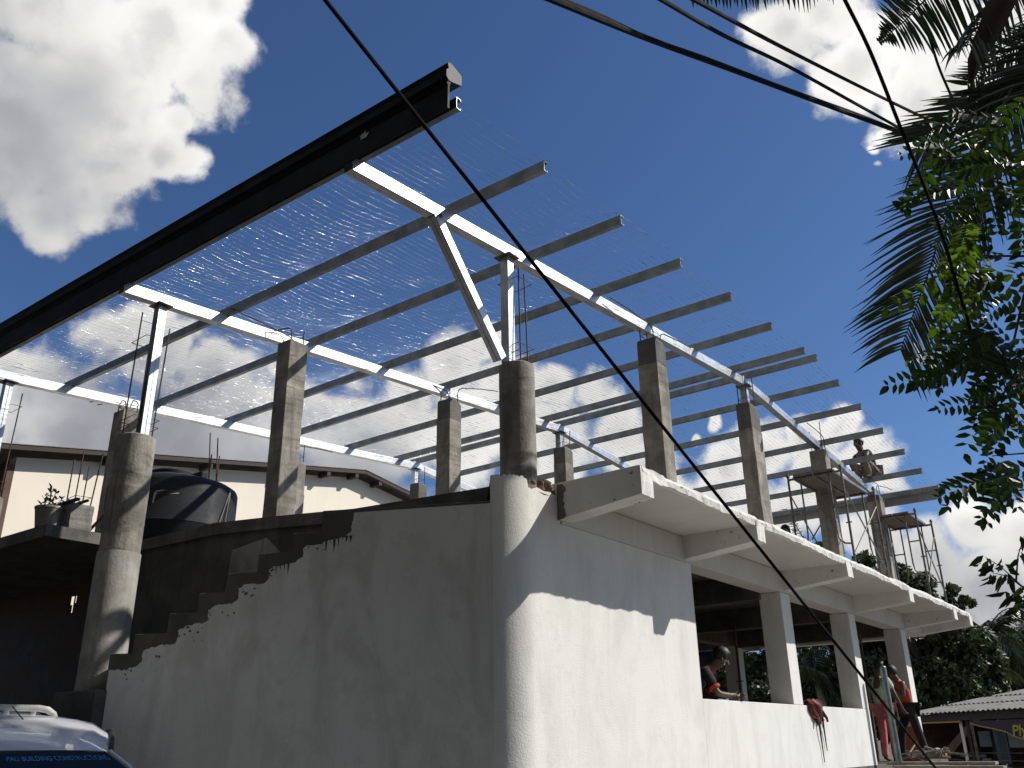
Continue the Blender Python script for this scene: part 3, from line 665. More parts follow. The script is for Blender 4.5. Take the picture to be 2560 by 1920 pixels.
# bucket with a plant
t = thing('plant_bucket', 'dirty plastic bucket holding a small green plant on the deck edge', 'bucket', (-9.82, 4.56, 2.27))
m = MB(); m.lathe([(0.105, 2.27), (0.135, 2.47), (0.142, 2.475), (0.142, 2.495), (0.135, 2.50), (0.125, 2.48)], (-9.82, 4.56, 0), 24); m.build('bucket', M['plank'], t, smooth=True)
LEAF = dict(sunpainted=leaf_mat('sun-painted yellow green leaf', (0.075, 0.115, 0.022), 0.4, 0.3), near=leaf_mat('cassia leaf', (0.026, 0.047, 0.015), 0.34, 0.45), far=leaf_mat('tree leaf', (0.034, 0.050, 0.020), 0.20, 0.55, 0.5, (0.055, 0.07, 0.024)), palm=leaf_mat('palm leaf', (0.024, 0.040, 0.018), 0.22, 0.4, 0.38, (0.05, 0.045, 0.022)), twig=leaf_mat('pointed leaf', (0.022, 0.034, 0.018), 0.2, 0.35),
            palmfar=leaf_mat('far palm leaf', (0.045, 0.058, 0.030), 0.18, 0.5, 0.32))
rl = random.Random(11)
def leaflet(vs, fs, base, d, nrm, L, W, fold=0.15, curl=0.12):
    d = d.normalized(); s = d.cross(nrm).normalized(); n = s.cross(d)
    b = len(vs); c1 = base+d*L*0.35; c2 = base+d*L*0.72-n*L*curl*0.5; tip = base+d*L-n*L*curl
    vs += [base, c1+s*W+n*W*fold, c1-n*W*fold, c1-s*W+n*W*fold, c2+s*W*0.72+n*W*fold, c2-n*W*fold, c2-s*W*0.72+n*W*fold, tip]
    fs += [(b, b+1, b+2), (b, b+2, b+3), (b+1, b+4, b+5), (b+1, b+5, b+2), (b+2, b+5, b+6), (b+2, b+6, b+3), (b+4, b+7, b+5), (b+5, b+7, b+6)]
def rv(k=1.0): return Vector((rl.uniform(-1, 1), rl.uniform(-1, 1), rl.uniform(-1, 1)))*k
vs = []; fs = []
m2 = MB()
for k in range(7):
    a = rl.uniform(0, 6.28); top = Vector((-9.82+cos(a)*rl.uniform(.02, .13), 4.56+sin(a)*rl.uniform(.02, .13), 2.5+rl.uniform(.08, .32)))
    m2.tube([(-9.82+cos(a)*.03, 4.56+sin(a)*.03, 2.47), (Vector((-9.82, 4.56, 2.47))+top)/2+rv(.02), top], 0.004, 5)
    for q in range(8): leaflet(vs, fs, top-Vector((0, 0, rl.uniform(0, .18)))+rv(.015), rv()+Vector((0, 0, .4)), Vector((0, 0, 1))+rv(.4), rl.uniform(.05, .09), rl.uniform(.014, .022))
m2.build('stem', M['rebar'], t); m = MB(); m.add(vs, fs); m.build('foliage', LEAF['near'], t, fix=False)
m = MB(); a = at_y(222, 1327, 5.2); b_ = at_y(262, 1287, 5.2); m.tube([a, b_+(b_-a)*0.6], 0.018, 8); tag(m.build('prop_pole', M['rebar']), 'thin brown pole leaning behind the round column on the left', 'pole')

# cream building behind
t = thing('cream_building', 'sunlit cream walled building with low pitched sheet roof behind the deck', 'building', (-20, 12, GZ))
BX = -16.0
ev = [(-12.0, 1.96), (6.41, 4.95), (14.77, 6.40), (18.6, 5.86), (26, 4.8)]
zb = lambda y: np.interp(y, [q[0] for q in ev], [q[1] for q in ev])
m = MB(); m.prism([(BX, 6.72, GZ), (BX, 6.72, float(zb(6.72))-0.16), (BX, 14.77, 6.24), (BX, 21.0, float(zb(21.0))-0.16), (BX, 21.0, GZ)], (-0.25, 0, 0)); m.build('wall', M['cream'], t)
m = MB(); m.prism([(BX-0.25, 6.722, GZ), (BX-0.25, 6.722, float(zb(6.72))-0.16), (BX-0.25, 6.90, float(zb(6.72))-0.16), (BX-0.25, 6.90, GZ)], (-12, 0, 0)); m.box(-28, BX+0.004, 6.60, 6.72, GZ, float(zb(6.6))-0.3); m.build('wall', M['brown'], t)
def roof_sheet(ya, yb, name):
    n = 60; xs_ = [BX+0.36-i*(12/n) for i in range(n+1)]; vs = []; fs = []
    for i, x in enumerate(xs_):
        h_ = 0.018*(1 if i % 2 else -1)
        for y in (ya, yb):
            z = float(zb(y)); vs += [(x, y, z+h_), (x, y, z+h_-0.012)]
    for i in range(n): a = i*4; c = a+4; fs += [(a, a+2, c+2, c), (a+1, c+1, c+3, a+3), (a, c, c+1, a+1), (a+2, a+3, c+3, c+2)]
    fs += [(0, 1, 3, 2), (4*n, 4*n+2, 4*n+3, 4*n+1)]
    m = MB(); m.add(vs, fs); return m.build(name, M['asb'], t)
roof_sheet(4.0, 14.77, 'roof'); roof_sheet(14.775, 22.0, 'roof')
m = MB()
for ya, yb in ((4.0, 14.77), (14.78, 22.0)): m.bar((BX+0.33, ya, float(zb(ya))-0.07), (BX+0.33, yb, float(zb(yb))-0.07), 0.03, 0.10)
m.build('barge_board', M['timber'], t)
for y in (8.3, 10.4, 12.4, 13.6, 14.5, 15.3, 17.0, 19.0):
    m = MB(); z = float(zb(y))-0.155; m.box(BX+0.002, BX+0.33, y-0.05, y+0.05, z-0.07, z+0.06); m.build('purlin_end', M['timber'], t)
# starter bars of a further column, just above the tank
t = thing('starter_bars', 'thin upright starter bars standing beyond the black tank', 'bars', (-12.2, 8.2, 2.27))
for x, ytop, ybot in ((526, 1082, 1166), (545, 1095, 1166), (529, 1136, 1166), (549, 1140, 1166)):
    a = at_y(x, ytop, 7.9); b_ = at_y(x-3, ybot, 7.9); m = MB(); m.tube([a, b_+(b_-a)*1.5], 0.011, 6); m.build('rebar', M['rebar'], t)
for x in (957, 969, 981):
    pass
# rubble left on the corner
t = thing('rubble_heap', 'small heap of broken brick and mortar on top of the rounded corner', 'rubble', (-4.56, 6.5, 2.2))
for k in range(9):
    m = MB(); y = 6.26+k*0.052; m.ico((XW-0.05+rng.uniform(-.05, .03), y, 2.16+rng.uniform(-.015, .05)+(0.02 if k > 3 else 0)), rng.uniform(.035, .07), rng.uniform(.03, .06), rng.uniform(.025, .05), 2, 0.16); m.build('lump', M['rubble'], t)

# ------------------------------------------------------------------ scaffolds
def scaffold(lab, x0, x1, y0, y1, z0, ht, frames, plat=True):
    t = thing('scaffold_tower', lab, 'scaffold', ((x0+x1)/2, (y0+y1)/2, z0), 'scaffold towers on the canopy')
    R_ = 0.019
    for y in frames:
        m = MB()
        for x in (x0, x1): m.tube([(x, y, z0), (x, y, z0+ht+0.10)], R_, 8)
        m.tube([(x0, y, z0+ht), (x1, y, z0+ht)], R_, 8)
        m.tube([(x0, y, z0+0.15), (x1, y, z0+0.15)], R_*0.8, 8)
        w_ = 0.20
        for s, xo in ((1, x0), (-1, x1)):
            m.tube([(xo+s*w_, y, z0+ht), (xo+s*w_, y, z0+0.75), (xo+s*w_*0.9, y, z0+0.62), (xo+s*w_*0.55, y, z0+0.54), (xo, y, z0+0.52)], R_*0.75, 8)
            m.tube([(xo, y, z0+1.15), (xo+s*w_, y, z0+1.15)], R_*0.7, 6)
            m.tube([(xo-0.045, y, z0+0.85), (xo+0.045, y, z0+0.85)], R_*0.6, 6); m.tube([(xo, y-0.03, z0+ht+0.06), (xo, y+0.03, z0+ht+0.06)], R_*1.4, 6)
        m.build('frame', M['steel'], t, smooth=True)
    for x in (x0, x1):
        for a, b_ in (((y0, 0.35), (y1, ht-0.25)), ((y0, ht-0.25), (y1, 0.35))):
            m = MB(); m.tube([(x, a[0], z0+a[1]), (x, b_[0], z0+b_[1])], 0.012, 7); m.build('cross_brace', M['pipe'] if a[1] > 1 else M['steel'], t, smooth=True)
    if plat:
        m = MB()
        for k in range(2):
            xa = x0+0.10+k*(x1-x0-0.2)/2; xb = xa+(x1-x0-0.2)/2-0.015
            m.box(xa, xb, y0-0.04, y1+0.04, z0+ht+0.02, z0+ht+0.055)
        m.build('platform', M['ply'], t)
        m = MB()
        for x in (x0+0.10, (x0+x1)/2, x1-0.10): m.box(x-0.012, x+0.012, y0-0.05, y1+0.05, z0+ht-0.016, z0+ht+0.019)
        m.build('platform_rail', M['galv_p'], t)
    return t
scaffold('scaffold tower with a board platform around the fourth deck column', -4.88, -4.02, 14.0, 15.72, 2.27, 1.68, (14.0, 15.72))
scaffold('scaffold tower farthest back near the canopy end against the clouds', -4.66, -3.86, 17.75, 18.95, 2.27, 1.66, (17.75, 18.95))

# ------------------------------------------------------------------ small things along the right-hand side
sh = Vector((XW, 15.04, 0.75)); pb_ = sh+SUN*(0.27/SUN.x)
t = thing('pipe_post', 'weathered galvanised pipe post with a capped top standing before the people', 'post', (pb_.x, pb_.y, GZ))
m = MB(); ptop = Vector((pb_.x, pb_.y, pb_.z)); m.tube([(pb_.x+0.03, pb_.y-0.02, GZ), (pb_.x+0.008, pb_.y-0.005, 0.2), ptop], 0.048, 16); m.build('pipe', M['pipe'], t, smooth=True)
m = MB(); m.ico(ptop+Vector((0, 0, -0.004)), 0.05, 0.05, 0.04, 2); m.build('cap', M['pipe'], t, smooth=True)
# planks and steps in front of the door
for i, (x0, x1, y, z, lab) in enumerate(((-4.4, -2.88, 15.25, -0.33, 'upper short grey plank stacked at the doorway'), (-4.2, -2.72, 14.9, -0.375, 'pale plank end catching the sun under the short plank'), (-4.42, -1.2, 14.6, -0.405, 'long grey plank running right from the whitewashed wall end'), (-4.42, -2.2, 14.3, -0.46, 'lowest plank at the bottom edge of the photo'))):
    m = MB(); m.box(x0, x1, y, y+0.24, z-0.04, z); tag(m.build('plank', M['plank'], bevel=0.004), lab, 'plank', 'planks at the doorway')
m = MB(); m.box(-4.44, -1.4, 14.32, 17.75, GZ, -0.505); tag(m.build('door_step', M['conc_dark']), 'dark concrete step under the planks by the doorway', 'step')
bk = at_y(2352, 1884, 16.3)
m = MB(); m.box(bk.x-0.11, bk.x+0.09, 16.2, 16.32, bk.z-0.07, bk.z+0.03); tag(m.build('brick', M['brick'], bevel=0.006), 'single orange brick lying beyond the planks', 'brick')
m = MB(); m.box(-4.95, -4.45, 17.62, 17.79, -0.37, 0.20); tag(m.build('brick_pile', M['brick'], bevel=0.008), 'low stack of orange bricks at the foot of the last pier', 'bricks')
t = thing('debris_pile', 'heap of broken grey sticks and wire beside the bricks', 'debris', (-3.9, 16.0, -0.31))
m = MB()
for k in range(26):
    c0 = Vector((-3.95+rng.uniform(-.25, .35), 15.9+rng.uniform(-.2, .2), -0.29+rng.uniform(0, .14))); d = Vector((rng.uniform(-1, 1), rng.uniform(-.6, .6), rng.uniform(-.3, .3))).normalized()*rng.uniform(.1, .25)
    m.tube([c0-d, c0+d*0.3+Vector((0, 0, .01)), c0+d], rng.uniform(.008, .02), 6)
m.build('stick', M['plank'], t)
# rag on the sill
t = thing('rag', 'red and pink cloth rag with torn strips hanging from the window sill', 'rag', (XW, 12.72, 0.45))
rag_m = [plain('maroon cloth', (0.16, 0.035, 0.03), 0.9, 0, 0.5, 18), plain('pink cloth', (0.45, 0.20, 0.20), 0.9, 0, 0.3, 18), plain('dark cloth', (0.03, 0.022, 0.025), 0.9)]
for k in range(9):
    m = MB(); y0 = 12.46+k*0.055; pts = []
    L = rng.uniform(.16, .30)
    for q in range(7):
        f = q/6; pts.append((XW-0.10+min(f, .3)*0.42+0.02*sin(k+q), y0+0.03*sin(q*1.3+k)+f*0.10, 0.455+0.05*sin(min(f*3, 1)*pi)-max(0, f-0.25)*L*1.2))
    vs = []
    for q, pnt in enumerate(pts):
        w_ = 0.045*(1-0.5*q/6); vs += [(pnt[0]+0.012*sin(q+k), pnt[1]-w_, pnt[2]), (pnt[0]+0.03, pnt[1], pnt[2]+0.012), (pnt[0]+0.012*cos(q*2+k), pnt[1]+w_, pnt[2])]
    fs = [(3*q+a, 3*q+a+1, 3*q+a+4, 3*q+a+3) for q in range(6) for a in range(2)]
    m.add(vs, fs); ob = m.build('fold', rag_m[(k*2) % 3 if k % 4 else 0], t, smooth=True); ob.modifiers.new('thick', 'SOLIDIFY').thickness = 0.006
for y0, L in ((12.72, .62), (12.88, .48)):
    m = MB(); pts = [Vector((XW+0.035, y0, 0.34)), Vector((XW+0.03, y0+0.015, 0.34-L*0.4)), Vector((XW+0.02, y0+0.05, 0.34-L*0.7)), Vector((XW+0.02, y0+0.055, 0.34-L))]
    m.tube(pts, [0.016, 0.011, 0.008, 0.005], 6); m.build('strip', rag_m[2], t)
# blue framed board inside
t = thing('framed_board', 'tan board in a bright blue frame seen through the first window', 'board', (-6.9, 14.0, -0.31))
a = at_y(1735, 1634, 14.0); b_ = at_y(1779, 1638, 14.0); c = at_y(1790, 1715, 14.0)
blue = plain('blue paint', (0.03, 0.07, 0.33), 0.5)
m = MB(); m.box(a.x, b_.x, 13.99, 14.02, -0.31, b_.z); m.build('panel', plain('tan board', (0.22, 0.19, 0.15), 0.8), t)
m = MB(); m.box(a.x, b_.x+0.05, 13.95, 13.99, b_.z, b_.z+0.06); m.box(b_.x, b_.x+0.05, 13.95, 13.989, -0.31, b_.z-0.001); m.build('frame', blue, t)

for px, Y, lab in ((1847, 14.6, 'thin steel prop holding the soffit behind the first window opening'), (2163, 17.0, 'thin steel prop standing left of the people behind the doorway'), (2120, 17.6, 'thin steel prop seen inside the opening beside the middle pier')):
    q = at_y(px, 1690, Y); t = thing('steel_prop', lab, 'prop', (q.x, Y, -0.37), 'steel props inside the ground floor')
    m = MB(); m.tube([(q.x, Y, -0.37), (q.x+.01, Y, .9)], .030, 8); m.build('outer_tube', M['steel'], t, smooth=True)
    m = MB(); m.tube([(q.x+.01, Y, .9), (q.x+.015, Y, 1.795)], .022, 8); m.tube([(q.x-.05, Y, .92), (q.x+.07, Y, .92)], .010, 6); m.build('inner_tube', M['rebar'], t, smooth=True)
# ------------------------------------------------------------------ people
def human(lab, loc, yaw, J, top, legs, skin=(0.10, 0.055, 0.038), hairc=(0.008, 0.007, 0.007), sleeve=0.55, scale=1.0, trim=None, hair_r=1.0, sarong=False, dz=0.0):
    """J overrides joints given in metres: x right, y forward, z up from the feet"""
    D = dict(pelvis=(0, 0, .90), spine=(0, .0, 1.06), chest=(0, -.01, 1.24), neck=(0, 0, 1.40), head0=(0, .02, 1.475), head1=(0, .03, 1.54), head2=(0, .02, 1.61), nose=(0, .115, 1.53), chin=(0, .075, 1.47))
    for s, q in ((1, 'R'), (-1, 'L')):
        D.update({'sh'+q: (s*.165, 0, 1.355), 'el'+q: (s*.225, -.02, 1.09), 'wr'+q: (s*.225, .06, .86), 'hip'+q: (s*.085, 0, .87), 'kn'+q: (s*.095, .03, .48), 'an'+q: (s*.10, -.01, .085), 'to'+q: (s*.115, .16, .035)})
    D.update(J)
    if dz: D = {k: (v[0], v[1], v[2]+(dz if v[2] > .3 else 0)) for k, v in D.items()}
    Rm = Matrix.Rotation(yaw, 4, 'Z'); W = {k: Vector(loc)+(Rm @ (Vector(v)*scale)) for k, v in D.items()}
    Rr = {'pelvis': (.145, .11), 'spine': (.135, .10), 'chest': (.138, .10), 'neck': (.05, .05), 'head0': (.062, .062), 'head1': (.078, .085), 'head2': (.066, .07), 'nose': (.014, .014), 'chin': (.026, .026)}
    for q in 'RL': Rr.update({'sh'+q: (.050, .050), 'el'+q: (.041, .041), 'wr'+q: (.027, .024), 'hip'+q: (.085, .085), 'kn'+q: (.056, .056), 'an'+q: (.036, .036), 'to'+q: (.030, .024)})
    E = [('pelvis', 'spine'), ('spine', 'chest'), ('chest', 'neck'), ('neck', 'head0'), ('head0', 'head1'), ('head1', 'head2'), ('head0', 'chin')]
    for q in 'RL': E += [('chest', 'sh'+q), ('sh'+q, 'el'+q), ('el'+q, 'wr'+q), ('pelvis', 'hip'+q), ('hip'+q, 'kn'+q), ('kn'+q, 'an'+q), ('an'+q, 'to'+q)]
    # hands: palm and five separate bent fingers
    fwd_b = (Rm @ Vector((0, 1, 0)))
    for q, s in (('R', 1), ('L', -1)):
        d = (W['wr'+q]-W['el'+q]).normalized(); acr = d.cross(fwd_b if abs(d.dot(fwd_b)) < .9 else Vector((0, 0, 1))).normalized(); pn = acr.cross(d)
        W['pa'+q] = W['wr'+q]+d*.055*scale; Rr['pa'+q] = (.032, .016); E.append(('wr'+q, 'pa'+q))
        for k, (off, L) in enumerate(((-.03, .062), (-.011, .072), (.009, .068), (.028, .052))):
            b0 = W['pa'+q]+d*.035*scale+acr*off*scale; b1 = b0+(d*.75+pn*.45)*L*.5*scale; b2 = b1+(d*.3+pn*.8)*L*.5*scale
            for nm, v, r_ in (('f%d0' % k, b0, .0095), ('f%d1' % k, b1, .0085), ('f%d2' % k, b2, .007)): W[nm+q] = v; Rr[nm+q] = (r_, r_)
            E += [('pa'+q, 'f%d0' % k+q), ('f%d0' % k+q, 'f%d1' % k+q), ('f%d1' % k+q, 'f%d2' % k+q)]
        b0 = W['wr'+q]+(d*.03+acr*.03*-1)*scale; b1 = b0+(d*.6-acr*.7+pn*.3)*.04*scale
        W['t0'+q] = b0; W['t1'+q] = b1; Rr['t0'+q] = (.011, .011); Rr['t1'+q] = (.009, .009); E += [('wr'+q, 't0'+q), ('t0'+q, 't1'+q)]
    root = thing('person', lab, 'person', loc)
    org = Vector(loc)
    def skinned(name, names, edges, rad, mat, sub=1, rootn=None):
        me = bpy.data.meshes.new(name); idx = {n_: i for i, n_ in enumerate(names)}
        me.from_pydata([tuple(P_[n_]-org) for n_ in names], [(idx[a], idx[b]) for a, b in edges], []); me.update()
        o = bpy.data.objects.new(name, me); C.objects.link(o); o.parent = root; ORG[o] = org; me.materials.append(mat)
        md = o.modifiers.new('skin', 'SKIN'); md.use_smooth_shade = True; md.branch_smoothing = 0.4
        sv = me.skin_vertices[0].data
        for n_, i in idx.items(): sv[i].radius = (rad[n_][0]*scale, rad[n_][1]*scale)
        sv[idx[rootn or names[0]]].use_root = True
        s_ = o.modifiers.new('sub', 'SUBSURF'); s_.levels = sub; s_.render_levels = sub
        return o
    P_ = dict(W)
    names = [n_ for n_ in W if n_ not in ('nose',)]
    skin_m = plain('skin', skin, 0.55, 0, 0.15, 12)
    body = skinned('body', names, E, Rr, skin_m, 2, 'pelvis')
    # shirt
    tm = plain('shirt cloth', top, 0.9, 0, 0.22, 14, 0.3)
    P_ = dict(W); rad = {'pelvis': (.165, .130), 'spine': (.158, .124), 'chest': (.172, .130), 'neck': (.078, .072)}
    ed = [('pelvis', 'spine'), ('spine', 'chest'), ('chest', 'neck')]; nm = ['pelvis', 'spine', 'chest', 'neck']
    P_['pelvis'] = W['pelvis']+(W['spine']-W['pelvis'])*-0.25; P_['neck'] = W['chest']+(W['neck']-W['chest'])*0.90
    for q in 'RL':
        nm.append('sh'+q); rad['sh'+q] = (.074, .072); ed.append(('chest', 'sh'+q))
        if sleeve > 0:
            k = 'sl'+q; P_[k] = W['sh'+q]+(W['el'+q]-W['sh'+q])*sleeve; rad[k] = (.064, .060); nm.append(k); ed.append(('sh'+q, k))
    skinned('shirt', nm, ed, rad, tm, 2, 'spine')
    if trim:
        tr_m = plain('orange trim', trim, 0.9)
        for q in 'RL':
            c0 = W['sh'+q]+(W['el'+q]-W['sh'+q])*(sleeve-.05); c1 = W['sh'+q]+(W['el'+q]-W['sh'+q])*(sleeve+.06)
            m = MB(); m.tube([c0, c1], 0.069*scale, 14); m.build('sleeve_trim', tr_m, root, smooth=True)
        c0 = W['chest']+(W['neck']-W['chest'])*0.72; c1 = W['chest']+(W['neck']-W['chest'])*0.98
        m = MB(); m.tube([c0, (c0+c1)/2, c1], [0.080*scale, 0.072*scale, 0.064*scale], 14); m.tube([c0+fwd_b*0.06, W['chest']+fwd_b*0.125*scale-(W['neck']-W['chest'])*0.1], 0.018, 8); m.build('collar', tr_m, root, smooth=True)
    # trousers
    lm = plain('trouser cloth', legs, 0.9, 0, 0.25, 10, 0.3)
    P_ = dict(W); nm = ['pelvis']; ed = []; rad = {'pelvis': (.152, .120)}
    for q in 'RL':
        for a, r_ in (('hip', .092), ('kn', .070 if not sarong else .10), ('an', .056 if not sarong else .09)): nm.append(a+q); rad[a+q] = (r_, r_)
        ed += [('pelvis', 'hip'+q), ('hip'+q, 'kn'+q), ('kn'+q, 'an'+q)]
    skinned('trousers', nm, ed, rad, lm, 2, 'pelvis')
    # hair, eyes, nose, ears, mouth
    hm = plain('black hair', hairc, 0.6, 0, 0.4, 40)
    up = (W['head2']-W['head0']).normalized(); f_ = (W['nose']-W['head1']); f_ = (f_-up*f_.dot(up)).normalized(); rt_ = f_.cross(up)
    bm = bmesh.new(); bmesh.ops.create_icosphere(bm, subdivisions=3, radius=1); vs = []
    hc = W['head1']+up*.045*scale-f_*.012*scale
    for v in bm.verts:
        k = 1+0.07*noise.noise(v.co*5+org)+0.06*noise.noise(v.co*13+org); x, y, z = v.co
        zz = z if z > -0.25 else (-0.25-(0.9 if y < 0 else 0.15)*(-0.25-z))
        yy = y if (y < 0.55 or z > 0.30) else 0.55
        vs.append(hc+(rt_*x*.092*hair_r+f_*yy*.105*hair_r+up*zz*.100*hair_r)*k*scale)
    m = MB(); m.add(vs, [tuple(q.index for q in fc.verts) for fc in bm.faces]); bm.free(); m.build('hair', hm, root, smooth=True)
    ey = plain('eye', (0.35, 0.34, 0.33), 0.3)
    for s in (-1, 1):
        m = MB(); m.ico(W['head1']+rt_*s*.032*scale+f_*.078*scale-up*.0*scale, .011*scale, sub=1); m.build('eye', ey, root, smooth=True)
        m = MB(); m.ico(W['head1']+rt_*s*.083*scale-up*.01*scale, .012*scale, .022*scale, .030*scale, 2); m.build('ear', skin_m, root, smooth=True)
    m = MB(); m.tube([W['head1']+f_*.080*scale+up*.008*scale, W['head1']+f_*.103*scale-up*.028*scale], [.008*scale, .016*scale], 8); m.build('nose', skin_m, root, smooth=True)
    m = MB(); m.tube([W['head0']+f_*.075*scale+up*.005*scale-rt_*.024*scale, W['head0']+f_*.082*scale+up*.005*scale, W['head0']+f_*.075*scale+up*.005*scale+rt_*.024*scale], .006*scale, 6); m.build('mouth', plain('lips', (0.07, 0.03, 0.025), 0.5), root)
    return root
FL = -0.37
yaw_of = lambda dx, dy: atan2(dy, dx)-pi/2
human('person in a black polo with orange trim leaning on the window sill', (-4.88, 10.10, FL), yaw_of(.80, .60),
      dict(pelvis=(0, -.22, .80), spine=(0, -.13, .92), chest=(0, .0, 1.04), neck=(0, .15, 1.14), head0=(.0, .22, 1.19), head1=(0, .27, 1.245), head2=(0, .28, 1.315), nose=(0, .365, 1.225), chin=(0, .285, 1.175),
           shR=(.165, .03, 1.10), shL=(-.165, .05, 1.10), elR=(.245, .14, .83), elL=(-.21, .20, .83), wrR=(.10, .36, .815), wrL=(-.03, .40, .815),
           hipR=(.085, -.22, .78), hipL=(-.085, -.22, .78), knR=(.09, -.15, .42), knL=(-.09, -.15, .42), anR=(.1, -.22, .085), anL=(-.1, -.22, .085), toR=(.11, -.06, .035), toL=(-.11, -.06, .035)),
      (0.012, 0.012, 0.014), (0.03, 0.03, 0.04), sleeve=.72, trim=(0.50, 0.045, 0.02), scale=0.98, hair_r=1.06, dz=.062)
gf = at_y(2247, 1907, 16.25)
human('person in a pale green shirt and pink trousers seen from behind', (-4.60, 16.25, FL), yaw_of(.35, .94),
      dict(head1=(.03, .05, 1.54), nose=(.075, .11, 1.50), elR=(.25, .02, 1.10), wrR=(.29, .13, .87), elL=(-.22, .10, 1.10), wrL=(-.13, .27, 1.02)),
      (0.42, 0.50, 0.36), (0.55, 0.16, 0.17), sleeve=.75, scale=0.96)
human('person in an orange red vest and black trousers with hands at the face', (-4.42, 16.92, FL), yaw_of(-.88, -.48),
      dict(pelvis=(0, -.05, .87), spine=(0, -.04, 1.02), chest=(0, .01, 1.19), neck=(0, .06, 1.33), head0=(0, .11, 1.39), head1=(0, .15, 1.44), head2=(0, .15, 1.51), nose=(0, .23, 1.41), chin=(0, .17, 1.37),
           shL=(-.165, .02, 1.29), elL=(-.22, .05, 1.03), wrL=(-.10, .22, 1.20), shR=(.165, .02, 1.29), elR=(.20, .12, 1.06), wrR=(.05, .23, 1.25),
           hipR=(.085, -.05, .85), hipL=(-.085, -.05, .85), knR=(.12, .10, .47), anR=(.14, .14, .085), toR=(.15, .30, .035), knL=(-.13, -.12, .46), anL=(-.16, -.20, .085), toL=(-.17, -.05, .035)),
      (0.40, 0.055, 0.025), (0.012, 0.012, 0.012), sleeve=0.0, scale=0.98, hair_r=1.15)
human('person in a dim maroon top half hidden behind the pipe post', (-5.10, 16.15, FL), yaw_of(.9, .4), {}, (0.09, 0.03, 0.04), (0.02, 0.035, 0.035), sleeve=.7, scale=0.95, sarong=True)
human('person squatting on the roof steel above the scaffold', (-4.58, 17.80, 4.70), yaw_of(-.55, -.83),
      dict(pelvis=(0, -.10, .20), spine=(0, -.06, .36), chest=(0, .04, .50), neck=(-.02, .12, .62), head0=(-.03, .15, .68), head1=(-.035, .17, .735), head2=(-.035, .16, .81), nose=(-.035, .26, .715), chin=(-.03, .21, .67),
           shR=(.165, .08, .57), shL=(-.165, .08, .57), elR=(.24, .20, .40), elL=(-.25, .22, .42), wrR=(.10, .30, .25), wrL=(-.14, .32, .22),
           hipR=(.09, -.08, .19), hipL=(-.09, -.08, .19), knR=(.13, .22, .36), knL=(-.15, .20, .40), anR=(.12, .10, .08), anL=(-.14, .10, .08), toR=(.13, .22, .035), toL=(-.15, .22, .035)),
      (0.035, 0.030, 0.036), (0.20, 0.16, 0.12), sleeve=.6, hair_r=1.0)
hp = at_y(1964, 1325, 16.6)
human('person sitting low on the deck so only the dark hair shows', (hp.x, 16.6, 2.27), yaw_of(.3, -.95),
      dict(pelvis=(0, 0, .12), spine=(0, .02, .30), chest=(0, .05, .47), neck=(0, .09, .62), head0=(0, .11, .69), head1=(0, .13, hp.z-2.27-.06), head2=(0, .13, hp.z-2.27+.01), nose=(0, .22, hp.z-2.27-.08), chin=(0, .18, .68),
           shR=(.165, .04, .57), shL=(-.165, .04, .57), elR=(.22, .16, .36), elL=(-.22, .16, .36), wrR=(.14, .34, .33), wrL=(-.14, .34, .33),
           hipR=(.09, .02, .12), hipL=(-.09, .02, .12), knR=(.14, .36, .36), knL=(-.14, .36, .36), anR=(.12, .40, .08), anL=(-.12, .40, .08), toR=(.13, .53, .035), toL=(-.13, .53, .035)),
      (0.05, 0.05, 0.07), (0.05, 0.05, 0.06), sleeve=.6)
rs = np.random.RandomState(21)
def leaf_cloud(centers, n_per, size, seed):
    R_ = np.random.RandomState(seed); Vv = []; Ff = []; base = 0
    for (c, rad) in centers:
        n = int(n_per*rad*rad)
        u = R_.normal(size=(n, 3)); u /= np.linalg.norm(u, axis=1)[:, None]
        # clumps: leaves gather on sub-balls through the volume, gaps between them
        k = max(8, int(10*rad)); cu_ = R_.normal(size=(k, 3)); cu_ /= np.linalg.norm(cu_, axis=1)[:, None]
        cu_ = cu_*(R_.uniform(.45, 1.0, k)**.6)[:, None]*rad*np.array([1, 1, .85]); wh = R_.randint(0, k, n); cr = R_.uniform(.22, .40, k)*rad
        p = cu_[wh]+u*(cr[wh]*R_.uniform(.55, 1.0, n))[:, None]+np.array(c)
        s = size*R_.uniform(.6, 1.3, n); nn_ = u*.7+R_.normal(size=(n, 3))*.6+np.array([0, 0, .3]); nn_ /= np.linalg.norm(nn_, axis=1)[:, None]
        a = np.cross(nn_, R_.normal(size=(n, 3))); a /= np.linalg.norm(a, axis=1)[:, None]; b_ = np.cross(nn_, a)
        q = np.stack([p-a*s[:, None]*.8, p+b_*s[:, None]*.42-nn_*s[:, None]*.1, p+a*s[:, None]*.9, p-b_*s[:, None]*.42-nn_*s[:, None]*.1], 1).reshape(-1, 3)
        Vv.append(q); Ff.append(np.arange(4*n).reshape(-1, 4)+base); base += 4*n
    return np.concatenate(Vv), np.concatenate(Ff)
